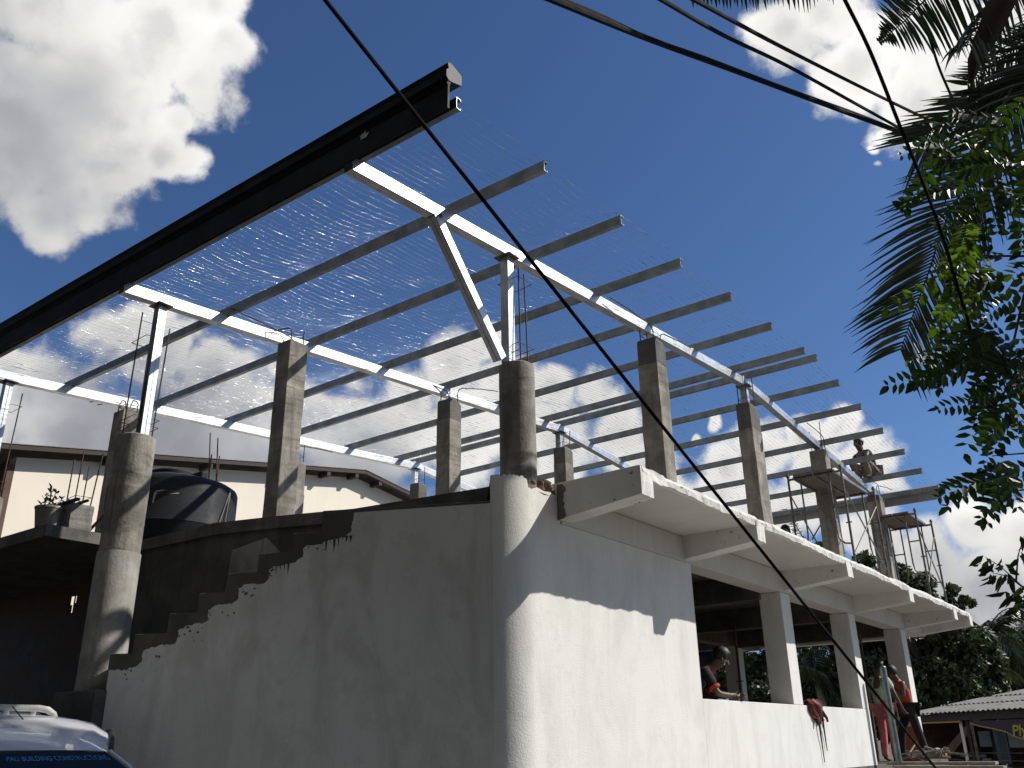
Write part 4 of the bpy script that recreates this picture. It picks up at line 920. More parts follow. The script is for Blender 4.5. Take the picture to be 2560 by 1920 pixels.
# ------------------------------------------------------------------ van at the lower left
VH = Vector((0.90, -0.436, 0)); VR = Vector((0.436, 0.90, 0)); vc = at(271, 1877, 4.9)-VR*0.622      # heading, and the side that shows on the right
van = thing('parked_van', 'white van with a roof rack and blue lettering across its windscreen', 'van', (vc.x, vc.y, GZ))
def VP(x, y, z): return vc+VR*x-VH*y+Vector((0, 0, z-vc.z))       # x across, y backwards from the windscreen top, z above the eye
vp = plain('white van paint', (0.70, 0.70, 0.72), 0.34, 0.0, 0.05, 2, 0, 0.35); rubber = plain('black rubber', (0.012, 0.012, 0.012), 0.7); glass = plain('dark windscreen glass', (0.008, 0.011, 0.013), 0.06, 0, 0.2, 3)
def sec(y, hw, zt, zs, crown, n=15):          # half section over the roof: shoulders at zs, roof top zt
    out = []
    for i in range(n):
        u = -1+2*i/(n-1); a = abs(u)
        z = zs+(zt-zs)*(1-a**crown)**(1/1.9); out.append(VP(u*hw, y, z))
    return out
rows = [sec(0.0, .622, 0.014, 0.0, 2.4), sec(.10, .630, .066, .020, 2.2), sec(.30, .645, .130, .055, 2.2), sec(.60, .66, .188, .09, 2.2), sec(.95, .67, .226, .115, 2.3), sec(1.6, .68, .24, .12, 2.4), sec(2.6, .68, .23, .11, 2.4), sec(3.0, .67, .21, .09, 2.4)]
m = MB(); n = 15; vs = [v for r in rows for v in r]
m.add(vs, [(a*n+i, a*n+i+1, (a+1)*n+i+1, (a+1)*n+i) for a in range(len(rows)-1) for i in range(n-1)]); m.build('roof', vp, van, smooth=True)
# lower body: sides, bonnet, tail
def ring(y, hw, zt, zb): return [VP(-hw, y, zb), VP(-hw-.06, y, (zt+zb)/2-.1), VP(-hw, y, zt), VP(hw, y, zt), VP(hw+.06, y, (zt+zb)/2-.1), VP(hw, y, zb)]
bod = [ring(-1.05, .66, -1.0, -1.32), ring(-1.0, .72, -.78, -1.36), ring(-.72, .75, -.66, -1.36), ring(-.62, .76, -.62, -1.36), ring(3.0, .76, -.62, -1.36), ring(3.12, .72, -.70, -1.30)]
m = MB(); vs = [v for r in bod for v in r]
m.add(vs, [(a*6+i, a*6+(i+1) % 6, a*6+6+(i+1) % 6, a*6+6+i) for a in range(5) for i in range(6)]+[(5, 4, 3, 2, 1, 0), tuple(range(30, 36))]); m.build('body', vp, van, smooth=True)
nn = 13                                       # windscreen, gently bowed
def ws(u, f, o=0.0):
    hw = .612+.15*(1-(1-min(1.0, f))**10); bow = .05*(1-u*u)
    return VP(u*hw, -.015-.66*f-bow*min(1, f*3+.0)-o, .004-.64*f-.030*abs(u)**3*f-.004-o*0.5)
m = MB(); nf = 9; vs = [ws(-1+2*i/(nn-1), j/(nf-1)) for j in range(nf) for i in range(nn)]
m.add(vs, [(j*nn+i, j*nn+i+1, (j+1)*nn+i+1, (j+1)*nn+i) for j in range(nf-1) for i in range(nn-1)]); wsc = m.build('windscreen', glass, van, smooth=True)
for s in (-1, 1):                             # pillars, side glass and gutter strip
    m = MB(); a = [ws(s, j/8) for j in range(9)]; a = [rows[0][0 if s < 0 else 14]]+a
    m.tube([q+VR*s*.012 for q in a], .013, 8); m.build('windscreen_pillar', vp, van, smooth=True)
    m = MB(); e_ = [r[0 if s < 0 else 14] for r in rows]; lo2 = [VP(s*.70, y_, -.125) for y_ in (-.10, .0, .2, .5, .95, 1.6, 2.6, 3.0)]; m.add(e_+lo2, [(i, i+1, 9+i, 8+i) for i in range(7)]); m.build('cant_rail', vp, van, smooth=True)
    m = MB(); vs = [VP(s*.705, .12, -.12), VP(s*.705, 2.9, -.12), VP(s*.775, 2.9, -.60), VP(s*.775, -.55, -.60)]; m.prism(vs, VR*s*-.01); m.build('side_window', glass, van)
    m = MB(); m.tube([r[0 if s < 0 else 14]+Vector((0, 0, .006))+VR*s*.012 for r in rows], .013, 8); m.build('roof_gutter', rubber, van, smooth=True)
    for y in (-.45, 2.35):
        c0 = VP(s*.70, y, GZ+.29); m = MB(); ax = VR*s
        m.tube([c0-ax*.09, c0-ax*.08, c0+ax*.08, c0+ax*.09], [.24, .29, .29, .24], 28); wl = m.build('wheel', rubber, van, smooth=True)
        m = MB(); m.tube([c0+ax*.085, c0+ax*.098], [.17, .15], 20); m.build('rim', M['pipe'], wl)
    m = MB(); c0 = VP(s*.52, -1.06, -.86); m.ico(c0, .10, .07, .07, 2); m.build('headlight', M['cap'], van, smooth=True)
m = MB(); m.bar(VP(-.72, -1.08, -1.18), VP(.72, -1.08, -1.18), .14, .20); m.build('bumper', rubber, van, bevel=.02)
# lettering across the top of the windscreen
cu = bpy.data.curves.new('lettering', 'FONT'); cu.body = 'PALI BUILDING CONSTRUCTIONS'; cu.size = .086; cu.align_x = 'CENTER'; cu.space_character = 1.03; cu.offset = 0.0009
to = bpy.data.objects.new('tmp', cu); C.objects.link(to); bpy.context.view_layer.update()
me = bpy.data.meshes.new_from_object(to.evaluated_get(bpy.context.evaluated_depsgraph_get())); bpy.data.objects.remove(to)
bm = bmesh.new(); bm.from_mesh(me); bmesh.ops.subdivide_edges(bm, edges=[e for e in bm.edges if e.calc_length() > .03], cuts=2)
xs_ = [v.co.x for v in bm.verts]; x0, x1 = min(xs_), max(xs_); tw = x1-x0
for v in bm.verts:
    u = .94-.74*(1-(v.co.x-x0)/tw); f = .022+(.062-v.co.y)*.56
    q = ws(u, max(0.0, f), .004); v.co = q-ORG[van]
bm.to_mesh(me); bm.free()
lm_ = plain('blue sticker lettering', (0.07, 0.30, 0.55), 0.5, 0, 0.15, 6); me.materials.clear(); me.materials.append(lm_)
lt = bpy.data.objects.new('lettering', me); C.objects.link(lt); lt.parent = wsc; ORG[lt] = ORG[van]
m = MB(); q = [ws(.86, .20, .004), ws(.93, .20, .004), ws(.93, .27, .004), ws(.86, .27, .004)]; m.add(q, [(0, 1, 2, 3)]); m.build('licence_sticker', plain('pale green sticker', (0.25, 0.55, 0.42), 0.6), wsc, fix=False)
# roof rack and aerial
rk = plain('chalky white rack paint', (0.55, 0.54, 0.49), 0.7, 0, 0.25, 14)
m = MB()
lg = at(137, 1796, 5.75); x1 = (lg-vc).dot(VR)+.012; yr = (lg-vc).dot(-VH); zt = at(60, 1772, 5.75).z
pts = [VP(x1, yr, zt-.12), VP(x1-.005, yr, zt-.075), VP(x1-.025, yr, zt-.035), VP(x1-.06, yr, zt-.01), VP(x1-.11, yr, zt), VP(0, yr, zt+.004), VP(-x1+.14, yr, zt), VP(-x1+.03, yr, zt-.03), VP(-x1, yr, zt-.12)]
m.tube(pts, .0215, 10)
m.tube([VP(x1-.14, yr, zt), VP(x1-.14, yr+1.6, zt+.01)], .018, 8); m.tube([VP(-x1+.14, yr, zt), VP(-x1+.14, yr+1.6, zt+.01)], .018, 8)
for xx in (-.16, .16-.09, .06): m.tube([VP(xx, yr, zt), VP(xx, yr, zt-.11)], .018, 8)
m.tube([VP(x1, yr+1.6, zt-.1), VP(x1-.1, yr+1.6, zt+.01), VP(-x1+.1, yr+1.6, zt+.01), VP(-x1, yr+1.6, zt-.1)], .0215, 8)
m.build('roof_rack', rk, van, smooth=True)
ab = at(88, 1843, 5.12)
m = MB(); m.lathe([(.034, -.015), (.030, .01), (.018, .035), (.008, .045)], ab, 14); an_ = m.build('aerial', rubber, van, smooth=True)
tip = at(31, 1766, 5.4)
m = MB(); m.tube([ab+Vector((0, 0, .03)), ab+(tip-ab)*.3+Vector((0, 0, .008)), tip], [.008, .004, .003], 7); m.build('aerial_rod', rubber, an_, smooth=True)

# ------------------------------------------------------------------ overhead lines
def sagline(a, b_, sag, n=24): return [a+(b_-a)*(i/n)-Vector((0, 0, sag*4*(i/n)*(1-i/n))) for i in range(n+1)]
def through(pts, d0, d1, ext=(0.15, 0.5), sag=0.0):
    n = len(pts); P = [at(x*OV, y*OV, d0+(d1-d0)*i/(n-1)) for i, (x, y) in enumerate(pts)]
    P = [P[0]-(P[1]-P[0])*ext[0]*4]+P+[P[-1]+(P[-1]-P[-2])*ext[1]*4]
    out = []                                  # Catmull-Rom
    Q = [P[0]]+P+[P[-1]]
    for i in range(len(Q)-3):
        for k in range(6):
            t_ = k/6; a, b1, c1, d = Q[i:i+4]
            out.append(0.5*((2*b1)+(c1-a)*t_+(2*a-5*b1+4*c1-d)*t_*t_+(3*b1-a-3*c1+d)*t_**3))
    out.append(P[-1]); return out
def cable(lab, pts, d0, d1, r, **k):
    m = MB(); m.tube(through(pts, d0, d1, **k), r, 7); tag(m.build('overhead_cable', M['black'], smooth=True), lab, 'cable', 'black overhead cables')
cable('thick lower overhead cable of the twisted pair at upper right', ((1180, -6), (1400, 84), (1600, 158), (1800, 233), (1985, 301)), 5.0, 9.5, .021)
cable('thinner strand twisted with the thick lower overhead cable', ((1178, -14), (1290, 30), (1400, 82), (1520, 124), (1700, 192), (1850, 246), (1985, 299)), 5.02, 9.45, .014)
cable('middle overhead cable between the twisted pair and the top line', ((1420, -6), (1560, 75), (1700, 142), (1850, 225), (1985, 300)), 5.2, 9.6, .015)
cable('topmost overhead cable running down into the leafy tree', ((1490, -6), (1640, 76), (1760, 138), (1900, 208), (2060, 285)), 5.4, 9.8, .015)
cable('steep overhead line crossing the other cables near the palm fronds', ((1822, -6), (1880, 112), (1945, 275), (1985, 372), (2033, 500), (2060, 590)), 4.2, 4.9, .0092, ext=(.2, .5))
cable('short black line dropping behind the top palm frond', ((2010, 90), (2030, 150), (2060, 220)), 8.0, 8.6, .012, ext=(.6, .8))
wa, wb = at(814, -4, 3.0), at(2336, 1907, 5.3)
# straight in the photo, so straight in space: end points only, continued to the ground and up to its hook
we = wb+(wb-wa)*((wb.z-(GZ+.02))/(wa.z-wb.z)); w0 = wa-(wb-wa)*.12
m = MB(); m.tube(sagline(w0, we, .03, 30), .0078, 8); tag(m.build('stay_wire', M['black'], smooth=True), 'long black stay wire slanting across the whole building to the ground', 'wire')

# ------------------------------------------------------------------ foliage near the camera
LEAFS = []
def compound(vs, fs, base, d, up, L, pairs, ll, lw):
    d = d.normalized(); side = d.cross(up).normalized(); up = side.cross(d)
    pts = []
    for i in range(pairs+1):
        f = i/pairs; pts.append(base+d*L*f-Vector((0, 0, 1))*L*.16*f*f)
    for i in range(1, pairs+1):
        t_ = (pts[i]-pts[i-1]).normalized(); k = sin(pi*(0.18+0.74*i/pairs))**.5
        for s in (-1, 1):
            if rl.random() < .05: continue
            dd = (side*s*.93+t_*.42+rv(.09)-Vector((0, 0, .10))); leaflet(vs, fs, pts[i], dd, up+rv(.25), ll*k*rl.uniform(.88, 1.1), lw*k)
    leaflet(vs, fs, pts[-1], (pts[-1]-pts[-2])+rv(.05), up, ll*.9, lw)
    return pts
def px_path(m, pts, d, r):
    P = [at(x*1.0, y*1.0, d+(0.25*i)) for i, (x, y) in enumerate(pts)]
    m.tube(P, [r*(1-.75*i/(len(P)-1)) for i in range(len(P))], 7)
    return P
TB = at(3080, 1000, 5.6)
t = thing('leafy_tree', 'leafy roadside tree reaching in from the right with feathery compound leaves', 'tree', (TB.x, TB.y, GZ))
m = MB(); m.tube([(TB.x, TB.y, GZ), (TB.x+.05, TB.y+.03, 0.5), (TB.x-.05, TB.y, 2.4), (TB.x, TB.y+.1, 4.6)], [.16, .13, .11, .06], 14); m.build('trunk', M['timber'], t, smooth=True)
DN = 5.2
for pth, r in ((((3060, 900), (2760, 520), (2560, 400), (2330, 330)), .02), (((3060, 900), (2740, 760), (2540, 930), (2425, 830)), .018), (((2740, 760), (2600, 640), (2440, 640), (2395, 690)), .012), (((3060, 1000), (2760, 1080), (2600, 1130), (2480, 1140)), .014), (((2540, 930), (2500, 1000), (2440, 1020)), .009), (((2600, 640), (2560, 740), (2510, 960), (2560, 1100)), .012)):
    m = MB(); px_path(m, pth, DN, r); m.build('branch', M['timber'], t, smooth=True)
vs = []; fs = []; vy = []; fy = []
def cluster(x, y, n, spread, dl=(-.6, -.3), L=(.24, .40), d=DN, pairs=(6, 8)):
    for _ in range(n):
        b0 = at(x+rl.gauss(0, spread), y+rl.gauss(0, spread), d+rl.uniform(-.35, .45))
        dd = RGT*rl.uniform(-1, .25)+UPV*rl.uniform(-.8, .25)+FWD*rl.uniform(-.3, .3)
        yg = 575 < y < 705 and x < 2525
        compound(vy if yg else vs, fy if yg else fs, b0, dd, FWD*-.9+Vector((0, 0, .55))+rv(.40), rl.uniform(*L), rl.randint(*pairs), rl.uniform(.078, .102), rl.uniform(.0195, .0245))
for x, y, n in ((2345,345,2),(2390,315,2),(2460,290,3),(2530,310,3),(2580,330,3),(2390,395,3),(2450,420,4),(2520,430,4),(2580,420,4),(2350,425,2),(2480,500,3),(2550,520,4),(2430,470,3),(2500,370,4),(2560,385,4),(2600,470,3),(2560,250,3),(2420,380,3),
    (2400,660,2),(2440,615,3),(2440,690,3),(2480,650,3),(2400,700,2),(2510,700,2),(2550,630,2),(2560,690,2),(2530,600,2),(2450,760,1),
    (2400,890,2),(2450,860,2),(2510,850,2),(2560,830,2),(2385,920,2),(2440,960,2),(2490,970,3),(2550,950,3),(2450,1010,2),(2510,1020,2),(2430,800,1),(2490,780,2),(2545,770,2),(2560,880,3),(2520,920,3),(2460,930,2),(2560,1010,2),
    (2490,1135,2),(2540,1130,2),(2490,1180,2),(2530,1195,2),(2570,1180,2),(2540,1085,1)):
    cluster(x, y, max(1, n-1) if y < 540 else n, 26)
m = MB(); m.add(vs, fs); m.build('foliage', LEAF['near'], t, fix=False)
m = MB(); m.add(vy, fy); m.build('sunpainted_foliage', LEAF['sunpainted'], t, fix=False)  # direct sun on this cluster painted in as a lighter leaf colour
v, f = leaf_cloud([((5, 7, 5.4), 2.1), ((7.2, 8.2, 7), 3.0), ((4.2, 4.6, 6.2), 2.6), ((7.5, 5, 7), 3.0), ((2.4, 10.2, 8.9), 1.8), ((3.4, 2.4, 6.4), 2.2)], 260, .30, 77); mesh_np('crown', v, f, LEAF['far'], t)  # unseen clumps placed to keep the sun off the ground by the stair
m = MB()
for q in ((5, 7, 5.4), (7.2, 8.2, 7), (2.4, 10.2, 8.9), (4.2, 4.6, 6.2), (7.5, 5, 7), (3.4, 2.4, 6.4)): m.tube([(TB.x+.4, TB.y, 3.6), (Vector((TB.x, TB.y, 4.4))+Vector(q))/2, q], [.09, .07, .03], 7)
m.build('limb', M['timber'], t, smooth=True)
# a sapling with pointed leaves lower on the right
sb = at(2700, 1700, 5.0)
t = thing('pointed_leaf_sapling', 'thin sapling twigs with drooping pointed leaves at the right edge', 'sapling', (sb.x, sb.y, GZ))
m = MB(); m.tube([(sb.x, sb.y, GZ), (sb.x-.02, sb.y, -.6), sb, at(2640, 1540, 5.0)], [.02, .017, .013, .009], 8)
m.build('stem', M['timber'], t, smooth=True)
m = MB()
for pth in (((2640, 1540), (2560, 1470), (2500, 1415), (2462, 1392)), ((2560, 1470), (2520, 1440), (2478, 1432)), ((2540, 1455), (2545, 1390), (2560, 1340)), ((2640, 1540), (2570, 1500), (2530, 1480))): px_path(m, pth, 5.0, .006)
m.build('twig', M['timber'], t, smooth=True)
vs = []; fs = []
for x, y, n in ((2462,1392,4),(2478,1400,3),(2500,1415,4),(2478,1432,5),(2520,1440,5),(2545,1390,4),(2560,1345,4),(2510,1430,4),(2530,1480,5),(2550,1490,6),(2575,1500,6),(2560,1470,4),(2490,1440,3),(2545,1520,3)):
    for _ in range(n):
        b0 = at(x+rl.gauss(0, 7), y+rl.gauss(0, 7), 5.0+rl.uniform(-.08, .4))
        leaflet(vs, fs, b0, RGT*rl.uniform(-1, .7)-UPV*rl.uniform(.0, 1.3)+FWD*rl.uniform(-.4, .4), FWD*-1+rv(.7), rl.uniform(.06, .12), rl.uniform(.012, .019), .2, .25)
m = MB(); m.add(vs, fs); m.build('foliage', LEAF['twig'], t, fix=False)

# coconut palm whose fronds hang into the picture
def frond(pts, d, ll, droop, m_stem, VS, FS, step=.036, wid=.027, angl=(.55, 1.0), sides=(-1, 1), grav=(.1, .5), r0=.016, facing=None):
    P0_ = [at(x, y, dd) for (x, y), dd in zip(pts, np.linspace(d[0], d[1], len(pts)))]
    Q = [P0_[0]]+P0_+[P0_[-1]]; P = []
    for i in range(len(Q)-3):
        for k in range(10):
            t_ = k/10; a, b1, c1, e = Q[i:i+4]; P.append(0.5*((2*b1)+(c1-a)*t_+(2*a-5*b1+4*c1-e)*t_*t_+(3*b1-a-3*c1+e)*t_**3))
    P.append(P0_[-1]); m_stem.tube(P, [r0*(1-.85*i/(len(P)-1)) for i in range(len(P))], 7)
    cum = [0.0]
    for a, b_ in zip(P[:-1], P[1:]): cum.append(cum[-1]+(b_-a).length)
    tot = cum[-1]; n = int(tot/step); nf_ = facing or -FWD
    for i in range(n+1):
        s = tot*i/n; j = min(max(int(np.searchsorted(cum, s))-1, 0), len(P)-2); f = (s-cum[j])/max(1e-6, cum[j+1]-cum[j])
        p = P[j]+(P[j+1]-P[j])*f; tg = (P[j+1]-P[j]).normalized(); lat = tg.cross(nf_).normalized(); fr = s/tot
        for si, sd in enumerate((-1, 1)):
            if sd not in sides or rl.random() < .06: continue
            L = ll[si](fr)*rl.uniform(.88, 1.08)
            if L < .02: continue
            dv = (lat*sd*angl[1]+tg*angl[0]+nf_*rl.uniform(-.16, .16)).normalized()
            g_ = grav[si]*rl.uniform(.8, 1.25); nseg = 4; q = Vector(p); rowp = []
            for k in range(nseg+1):
                rowp.append(q.copy()); dv = (dv+Vector((0, 0, -1))*g_*.28+rv(.03)).normalized(); q = q+dv*L/nseg
            wv = dv.cross(nf_+rv(.5)).normalized(); b = len(VS)
            for k, q in enumerate(rowp):
                w_ = wid*(0.55, 1.0, .9, .6, .08)[k]*rl.uniform(.9, 1.1); VS += [q-wv*w_*.5, q+nf_*w_*.18, q+wv*w_*.5]
            for k in range(nseg):
                for c0 in range(2): a = b+3*k+c0; FS.append((a, a+1, a+4, a+3))
PBc = at(2950, -420, 8.2)
t = thing('coconut_palm', 'coconut palm hanging long feathery fronds over the right of the picture', 'palm', (PBc.x+.6, PBc.y, GZ))
m = MB(); m.tube([(PBc.x+.6, PBc.y, GZ), (PBc.x+.5, PBc.y+.05, 1.5), (PBc.x+.2, PBc.y, 4.5), PBc-Vector((0, 0, .2))], [.2, .15, .13, .12], 14); m.build('trunk', M['plank'], t, smooth=True)
FR = [
 (((2950,-420),(2760,-60),(2600,170),(2480,370),(2376,529),(2320,685),(2283,785),(2252,872)), (8.2, 7.2), (lambda f: .80*(1-max(0, (f-.82)/.18)**1.5*.42) if f > .30 else .5*f/.3, lambda f: .86*(1-max(0, (f-.84)/.16)**1.5*.45) if f > .30 else .5*f/.3), (.74, .72), (.12, .26)),
 (((2950,-420),(2700,-260),(2480,-120),(2330,-14),(2262,52),(2200,103)), (8.2, 7.0), (lambda f: max(.04, .66*(1-max(0, (f-.74)/.26)**1.3)), lambda f: max(.04, .60*(1-max(0, (f-.74)/.26)**1.3))), (.16, 1.0), (.9, .03)),
 (((2950,-420),(2800,-100),(2690,80),(2560,195),(2450,255),(2370,300),(2308,346)), (8.2, 7.6), (lambda f: .62 if f > .4 else .3, lambda f: .62 if f > .4 else .3), (1.0, .42), (.1, .1)),
 (((2950,-420),(2760,-120),(2640,50),(2560,108),(2490,150),(2421,212)), (8.2, 7.8), (lambda f: .5*(1-f*.55), lambda f: .42*(1-f*.4)), (.7, .7), (.35, .05)),
 (((2950,-420),(2600,-330),(2300,-190),(2000,-85),(1730,-30)), (8.2, 6.4), (lambda f: .40*(1-max(0, f-.8)*3), lambda f: .40*(1-max(0, f-.8)*3)), (.4, .9), (1.0, .4)),
 (((2950,-420),(2700,-250),(2560,-60),(2470,40),(2425,110)), (8.2, 7.4), (lambda f: .45, lambda f: .45), (.6, .6), (1.2, 1.2)),
]
for pts, d, ll, ang_, gv in FR:
    st_ = MB(); VS = []; FS = []
    frond(pts, d, ll, None, st_, VS, FS, angl=ang_, grav=gv)
    fr_ = st_.build('frond', M['timber'], t, smooth=True); m = MB(); m.add(VS, FS); m.build('leaflets', LEAF['palm'], fr_, fix=False)
m = MB(); P = [at(x, y, 7.5) for x, y in ((2540,-60), (2500,10), (2468,90), (2437,150), (2424,210))]
for i, (a, w_) in enumerate(zip(P, (.11, .12, .10, .06, .012))): m.v += [tuple(a-RGT*w_), tuple(a-FWD*.03), tuple(a+RGT*w_)]
m.f += [(3*i+k, 3*i+k+1, 3*i+k+4, 3*i+k+3) for i in range(4) for k in range(2)]; m.mi += [0]*8
ob = m.build('dry_sheath', M['timber'], t, smooth=True); ob.modifiers.new('thick', 'SOLIDIFY').thickness = .015

# ------------------------------------------------------------------ background trees and shop
def broad_tree(lab, blobs, d, seed, size=.17, npm=1500, base=None):
    cs = []
    for x, y, r in blobs: c = at(x, y, d+rl.uniform(-1.5, 1.5)); cs.append((c, r/F_PX*d))
    bx = base or (sum(c.x for c, _ in cs)/len(cs), sum(c.y for c, _ in cs)/len(cs))
    t = thing('broadleaf_tree', lab, 'tree', (bx[0], bx[1], GZ), 'trees behind the building')
    zc = min(c.z for c, _ in cs); m = MB(); m.tube([(bx[0], bx[1], GZ), (bx[0]+.2, bx[1], (GZ+zc)/2), (bx[0], bx[1]+.1, zc+1)], [.35, .28, .2], 10)
    for c, r in cs: m.tube([(bx[0], bx[1]+.1, zc+.3), (Vector((bx[0], bx[1], zc))+c)/2+Vector((0, 0, .3)), c], [.17, .12, .06], 7)
    m.build('trunk', M['timber'], t, smooth=True)
    v, f = leaf_cloud([((c.x, c.y, c.z), r) for c, r in cs], npm, size, seed); mesh_np('crown', v, f, LEAF['far'], t)
broad_tree('tallest broad tree rising behind the canopy end and scaffold', ((2180,1430,52),(2235,1480,80),(2320,1520,85),(2160,1560,100),(2280,1620,120),(2390,1600,95),(2350,1700,110),(2420,1690,85),(2230,1720,110),(2390,1510,45)), 40, 1)
broad_tree('dense dark tree filling the middle window opening', ((2060,1640,90),(2110,1700,90),(2010,1730,80),(2120,1600,70)), 46, 2)
broad_tree('dark tree seen through the first window opening', ((1900,1640,80),(1860,1720,90),(1940,1730,80),(1830,1660,60)), 44, 3)
broad_tree('low bushy tree beyond the right end of the sheet roofed shop', ((2500,1700,90),(2580,1660,100),(2480,1740,60),(2640,1700,110)), 52, 4)
broad_tree('shaded tree behind the last window opening', ((2150,1720,80),(2200,1780,70),(2110,1790,60)), 50, 5, npm=1100)
def far_palm(lab, x, y, d, R_, n, seed, lean=.6):
    c = at(x, y, d); q = random.Random(seed); rad = R_/F_PX*d
    t = thing('far_palm', lab, 'palm', (c.x+lean, c.y, GZ), 'coconut palms behind the building')
    m = MB(); m.tube([(c.x+lean, c.y, GZ), (c.x+lean*.6, c.y, (GZ+c.z)*.5), c], [.22, .17, .14], 10); m.build('trunk', M['plank'], t, smooth=True)
    for k in range(n):
        az = 2*pi*k/n+q.uniform(-.25, .25); el = q.uniform(-.35, 1.25); L = rad*q.uniform(.85, 1.15); P = []; dv = Vector((cos(az)*cos(el), sin(az)*cos(el), sin(el))); p = Vector(c); VS = []; FS = []
        for i in range(13):
            P.append(p.copy()); dv = (dv+Vector((.05, .03, -.13-.05*cos(el)))).normalized(); p = p+dv*L/12
        st_ = MB(); st_.tube(P, [.045*(1-.8*i/12) for i in range(13)], 5); fr_ = st_.build('frond', M['timber'], t)
        for i in range(1, 13):
            tg = (P[i]-P[i-1]).normalized(); sd = tg.cross(Vector((0, 0, 1)))
            if sd.length < .05: sd = Vector((1, 0, 0))
            sd.normalize()
            for h_ in range(3):
                bp = P[i-1]+(P[i]-P[i-1])*(h_/3)
                for s in (-1, 1):
                    dd = (sd*s*.8+tg*.65+Vector((q.uniform(-.1, .15), q.uniform(-.1, .1), -.45+q.uniform(-.2, .15)))).normalized(); l_ = L*.26*(sin(pi*(.12+.8*i/13))**.5)*q.uniform(.85, 1.1); w_ = dd.cross(tg).normalized()*.035+Vector((0, 0, .015))
                    b = len(VS); VS += [bp-w_, bp+w_, bp+dd*l_*.6+w_*.8-Vector((0, 0, l_*.08)), bp+dd*l_-Vector((0, 0, l_*.25)), bp+dd*l_*.6-w_*.8-Vector((0, 0, l_*.08))]; FS += [(b, b+1, b+2, b+4), (b+4, b+2, b+3)]
        m = MB(); m.add(VS, FS); m.build('leaflets', LEAF['palmfar'], fr_, fix=False)
far_palm('windblown coconut palm above the shop roof right of the canopy end', 2475, 1590, 46, 165, 19, 1)
far_palm('coconut palm cut by the right photo edge above the shop', 2560, 1600, 50, 150, 16, 2)
far_palm('coconut palm framed by the second window opening', 2040, 1700, 40, 140, 16, 3)
far_palm('coconut palm tip showing over the deck between the columns', 2030, 1385, 52, 120, 14, 4)
far_palm('drooping coconut palm directly behind the shop roof', 2430, 1690, 42, 120, 14, 5)

# sheet roofed shop across the yard
E1 = at(2296, 1783, 30.0); E1.z = .78; ed = Vector((3.63, -3.1, 0)).normalized(); eb = Vector((-ed.y, ed.x, 0))
shop = thing('roadside_shop', 'low roadside shop with a weathered corrugated roof and dark open front', 'shop', (E1.x, E1.y, GZ))
def SH(u, v, z): q = E1+ed*u+eb*v; return (q.x, q.y, z)
def corrug(u0, u1, v0, v1, z0, z1, name, skew=0.0):
    m = MB(); n = int((u1-u0)/.055); vs = []; fs = []
    for i in range(n+1):
        u = u0+(u1-u0)*i/n; h_ = .024*(1, 0, -1, 0)[i % 4]
        vs += [SH(u, v0, z0+h_), SH(u+skew, v1, z1+h_), SH(u, v0, z0+h_-.012), SH(u+skew, v1, z1+h_-.012)]
    for i in range(n): a = 4*i; fs += [(a, a+4, a+5, a+1), (a+2, a+3, a+7, a+6), (a, a+2, a+6, a+4), (a+1, a+5, a+7, a+3)]
    m.add(vs, fs); m.build(name, M['asb'], shop)
corrug(-.5, 11, -.25, 1.5, .76, 1.02, 'roof_sheet'); corrug(-.3, 11, 1.40, 2.9, 1.045, 1.28, 'roof_sheet'); corrug(.25, 11, 2.80, 4.4, 1.305, 1.55, 'roof_sheet')
m = MB(); m.prism([SH(-.2, -.12, .50), SH(-.2, -.08, .50), SH(-.2, -.08, .72), SH(-.2, -.12, .72)], ed*11); m.build('eave_board', M['timber'], shop)
yl = plain('yellow trim', (0.35, 0.21, 0.04), 0.6)
m = MB(); m.prism([SH(-.1, -.14, .44), SH(-.1, -.10, .44), SH(-.1, -.10, .49), SH(-.1, -.14, .49)], ed*2.3); m.build('trim_strip', yl, shop)
m = MB(); m.prism([SH(-.2, 3.2, GZ), SH(11, 3.2, GZ), SH(11, 3.2, 1.2), SH(-.2, 3.2, 1.2)], eb*.15); m.prism([SH(-.2, .1, GZ), SH(-.1, .1, GZ), SH(-.1, .1, .7), SH(-.2, .1, .7)], eb*3); m.build('wall', M['brown'], shop)
for u, mt in ((2.05, M['white']), (2.35, M['timber']), (2.55, M['steel']), (6.5, M['white'])):
    m = MB(); m.bar(SH(u, -.02, GZ), SH(u, -.02, .5), .09, .09); m.build('post', mt, shop)
pale = plain('pale sheet', (0.20, 0.22, 0.22), 0.7)
for u0, u1, z0, z1, v, mt in ((1.45, 1.98, -.28, .18, 1.0, pale), (1.55, 1.95, -.95, -.62, .9, pale), (.45, .62, -1.2, .35, 2.2, M['brown']), (1.0, 1.14, -1.2, .36, 2.0, plain('dim red brown', (.12, .05, .03), .8)), (.15, 1.35, -.60, -.52, 1.2, pale), (2.75, 3.3, -.75, .28, .5, plain('dim blue glass', (.05, .075, .09), .2)), (3.36, 5.5, -.30, .28, .5, pale), (2.8, 3.25, -1.3, -.85, .5, pale)):
    m = MB(); m.prism([SH(u0, v, z0), SH(u1, v, z0), SH(u1, v, z1), SH(u0, v, z1)], eb*.03); m.build('display_panel', mt, shop)
for z in (-.42, -.63, -1.05):
    m = MB(); m.tube([SH(-.1, -.02, z+.02), SH(2.2, -.05, z-.03), SH(6, -.02, z-.02)], .012, 5); m.build('rail', M['steel'], shop)
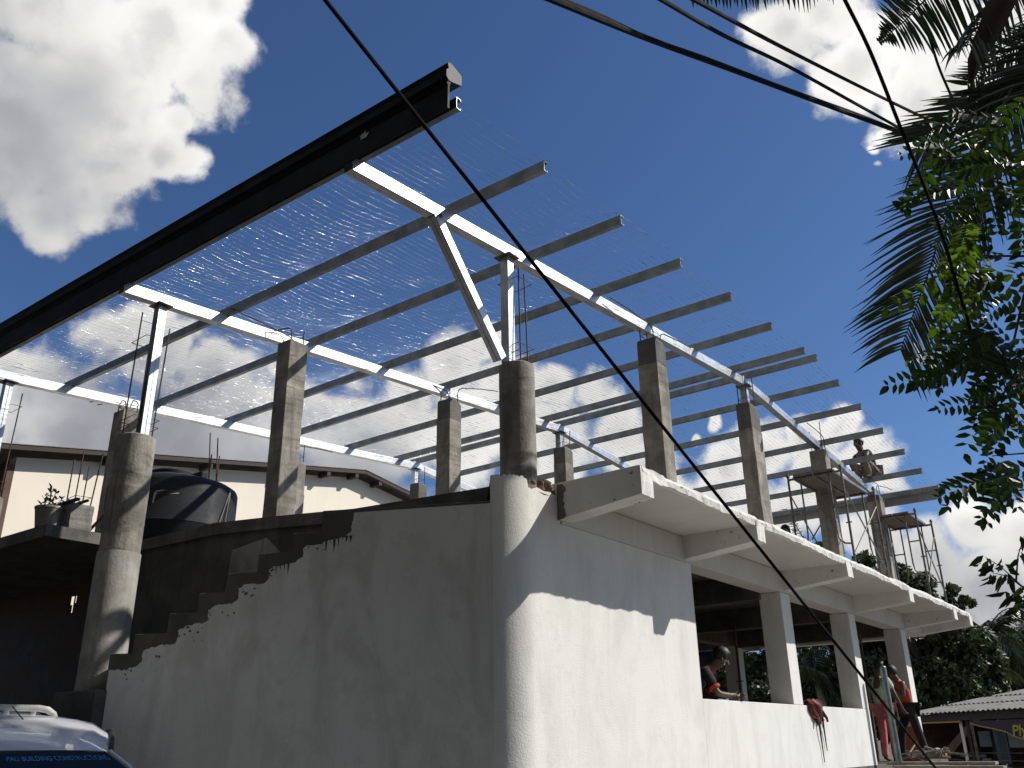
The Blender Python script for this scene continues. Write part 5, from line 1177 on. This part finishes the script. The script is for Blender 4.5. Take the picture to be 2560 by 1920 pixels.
# maroon name board with a curved lower edge
sg = thing('shop_sign', 'maroon shop sign with a yellow curved border under the shop eave', 'sign', SH(4.2, -.2, .1))
mar = plain('maroon sign face', (0.03, 0.008, 0.018), 0.5)
top_ = [(2.66, .46), (5.6, .46)]; low = [(2.72, .40), (3.1, .31), (3.6, .24), (4.1, .15), (4.5, .0), (5.0, -.12), (5.6, -.16)]
m = MB(); m.prism([SH(u, -.18, z) for u, z in [top_[0]]+low+[top_[1]]], eb*.03); m.build('sign_face', mar, sg)
m = MB()
for (a, b_), (c1, d) in zip(low[:-1], low[1:]): m.bar(SH(a, -.19, b_), SH(c1, -.19, d), .02, .035)
m.build('border', yl, sg)
cu = bpy.data.curves.new('lettering', 'FONT'); cu.body = 'Ply'; cu.size = .52; cu.extrude = .006; cu.offset = .012
to = bpy.data.objects.new('tmp', cu); C.objects.link(to); bpy.context.view_layer.update()
me = bpy.data.meshes.new_from_object(to.evaluated_get(bpy.context.evaluated_depsgraph_get())); bpy.data.objects.remove(to)
for v in me.vertices: v.co = Vector(SH(4.42+v.co.x*.95+v.co.y*.15, -.20+v.co.z*-1, .02+v.co.y*.80+v.co.x*.02))-ORG[sg]
me.materials.clear(); me.materials.append(plain('yellow letters', (.38, .30, .04), .6)); lt = bpy.data.objects.new('lettering', me); C.objects.link(lt); lt.parent = sg

# unseen trees added behind the camera to block sky light
def blocker_tree(lab, x, y, blobs, seed):
    t = thing('sky_blocker_tree', lab, 'tree', (x, y, GZ), 'unseen trees added to block sky light')
    m = MB(); m.tube([(x, y, GZ), (x+.1, y, 2), (x, y-.1, 6)], [.4, .32, .22], 10)
    for bx, by, bz, r in blobs: m.tube([(x, y-.05, 3.5), ((x+bx)/2, (y+by)/2, (3.5+bz)/2+.5), (bx, by, bz)], [.2, .14, .07], 7)
    m.build('trunk', M['timber'], t, smooth=True)
    v, f = leaf_cloud([((bx, by, bz), r) for bx, by, bz, r in blobs], 95, .62, seed); mesh_np('crown', v, f, LEAF['far'], t)
blocker_tree('unseen tree added to block sky light behind the parked van', -15, -6, ((-16,-6,3,4.2),(-13,-7,8,4.6),(-18,-3,7,4.2),(-15,-7,12,4),(-13.5,-2.2,4,3.4),(-12.5,-2.5,8.6,3.0)), 31)
blocker_tree('unseen tree added to block sky light behind the camera', -5, -8, ((-8,-7,4,4.4),(-4,-8,8.5,5),(-8,-8,11,4.6),(-2,-7,3.5,4.2),(-4,-8,13.5,4),(-6,-3,9.4,3.4),(-1.2,-3.2,9,3.5)), 32)
blocker_tree('unseen tree added to block sky light opposite the long facade', 6, -7, ((3,-7,5,4.5),(7,-6,9,5),(3,-8,11,4.4),(9,-5,4,4.4),(2.5,-1.2,9.2,3.2)), 33)
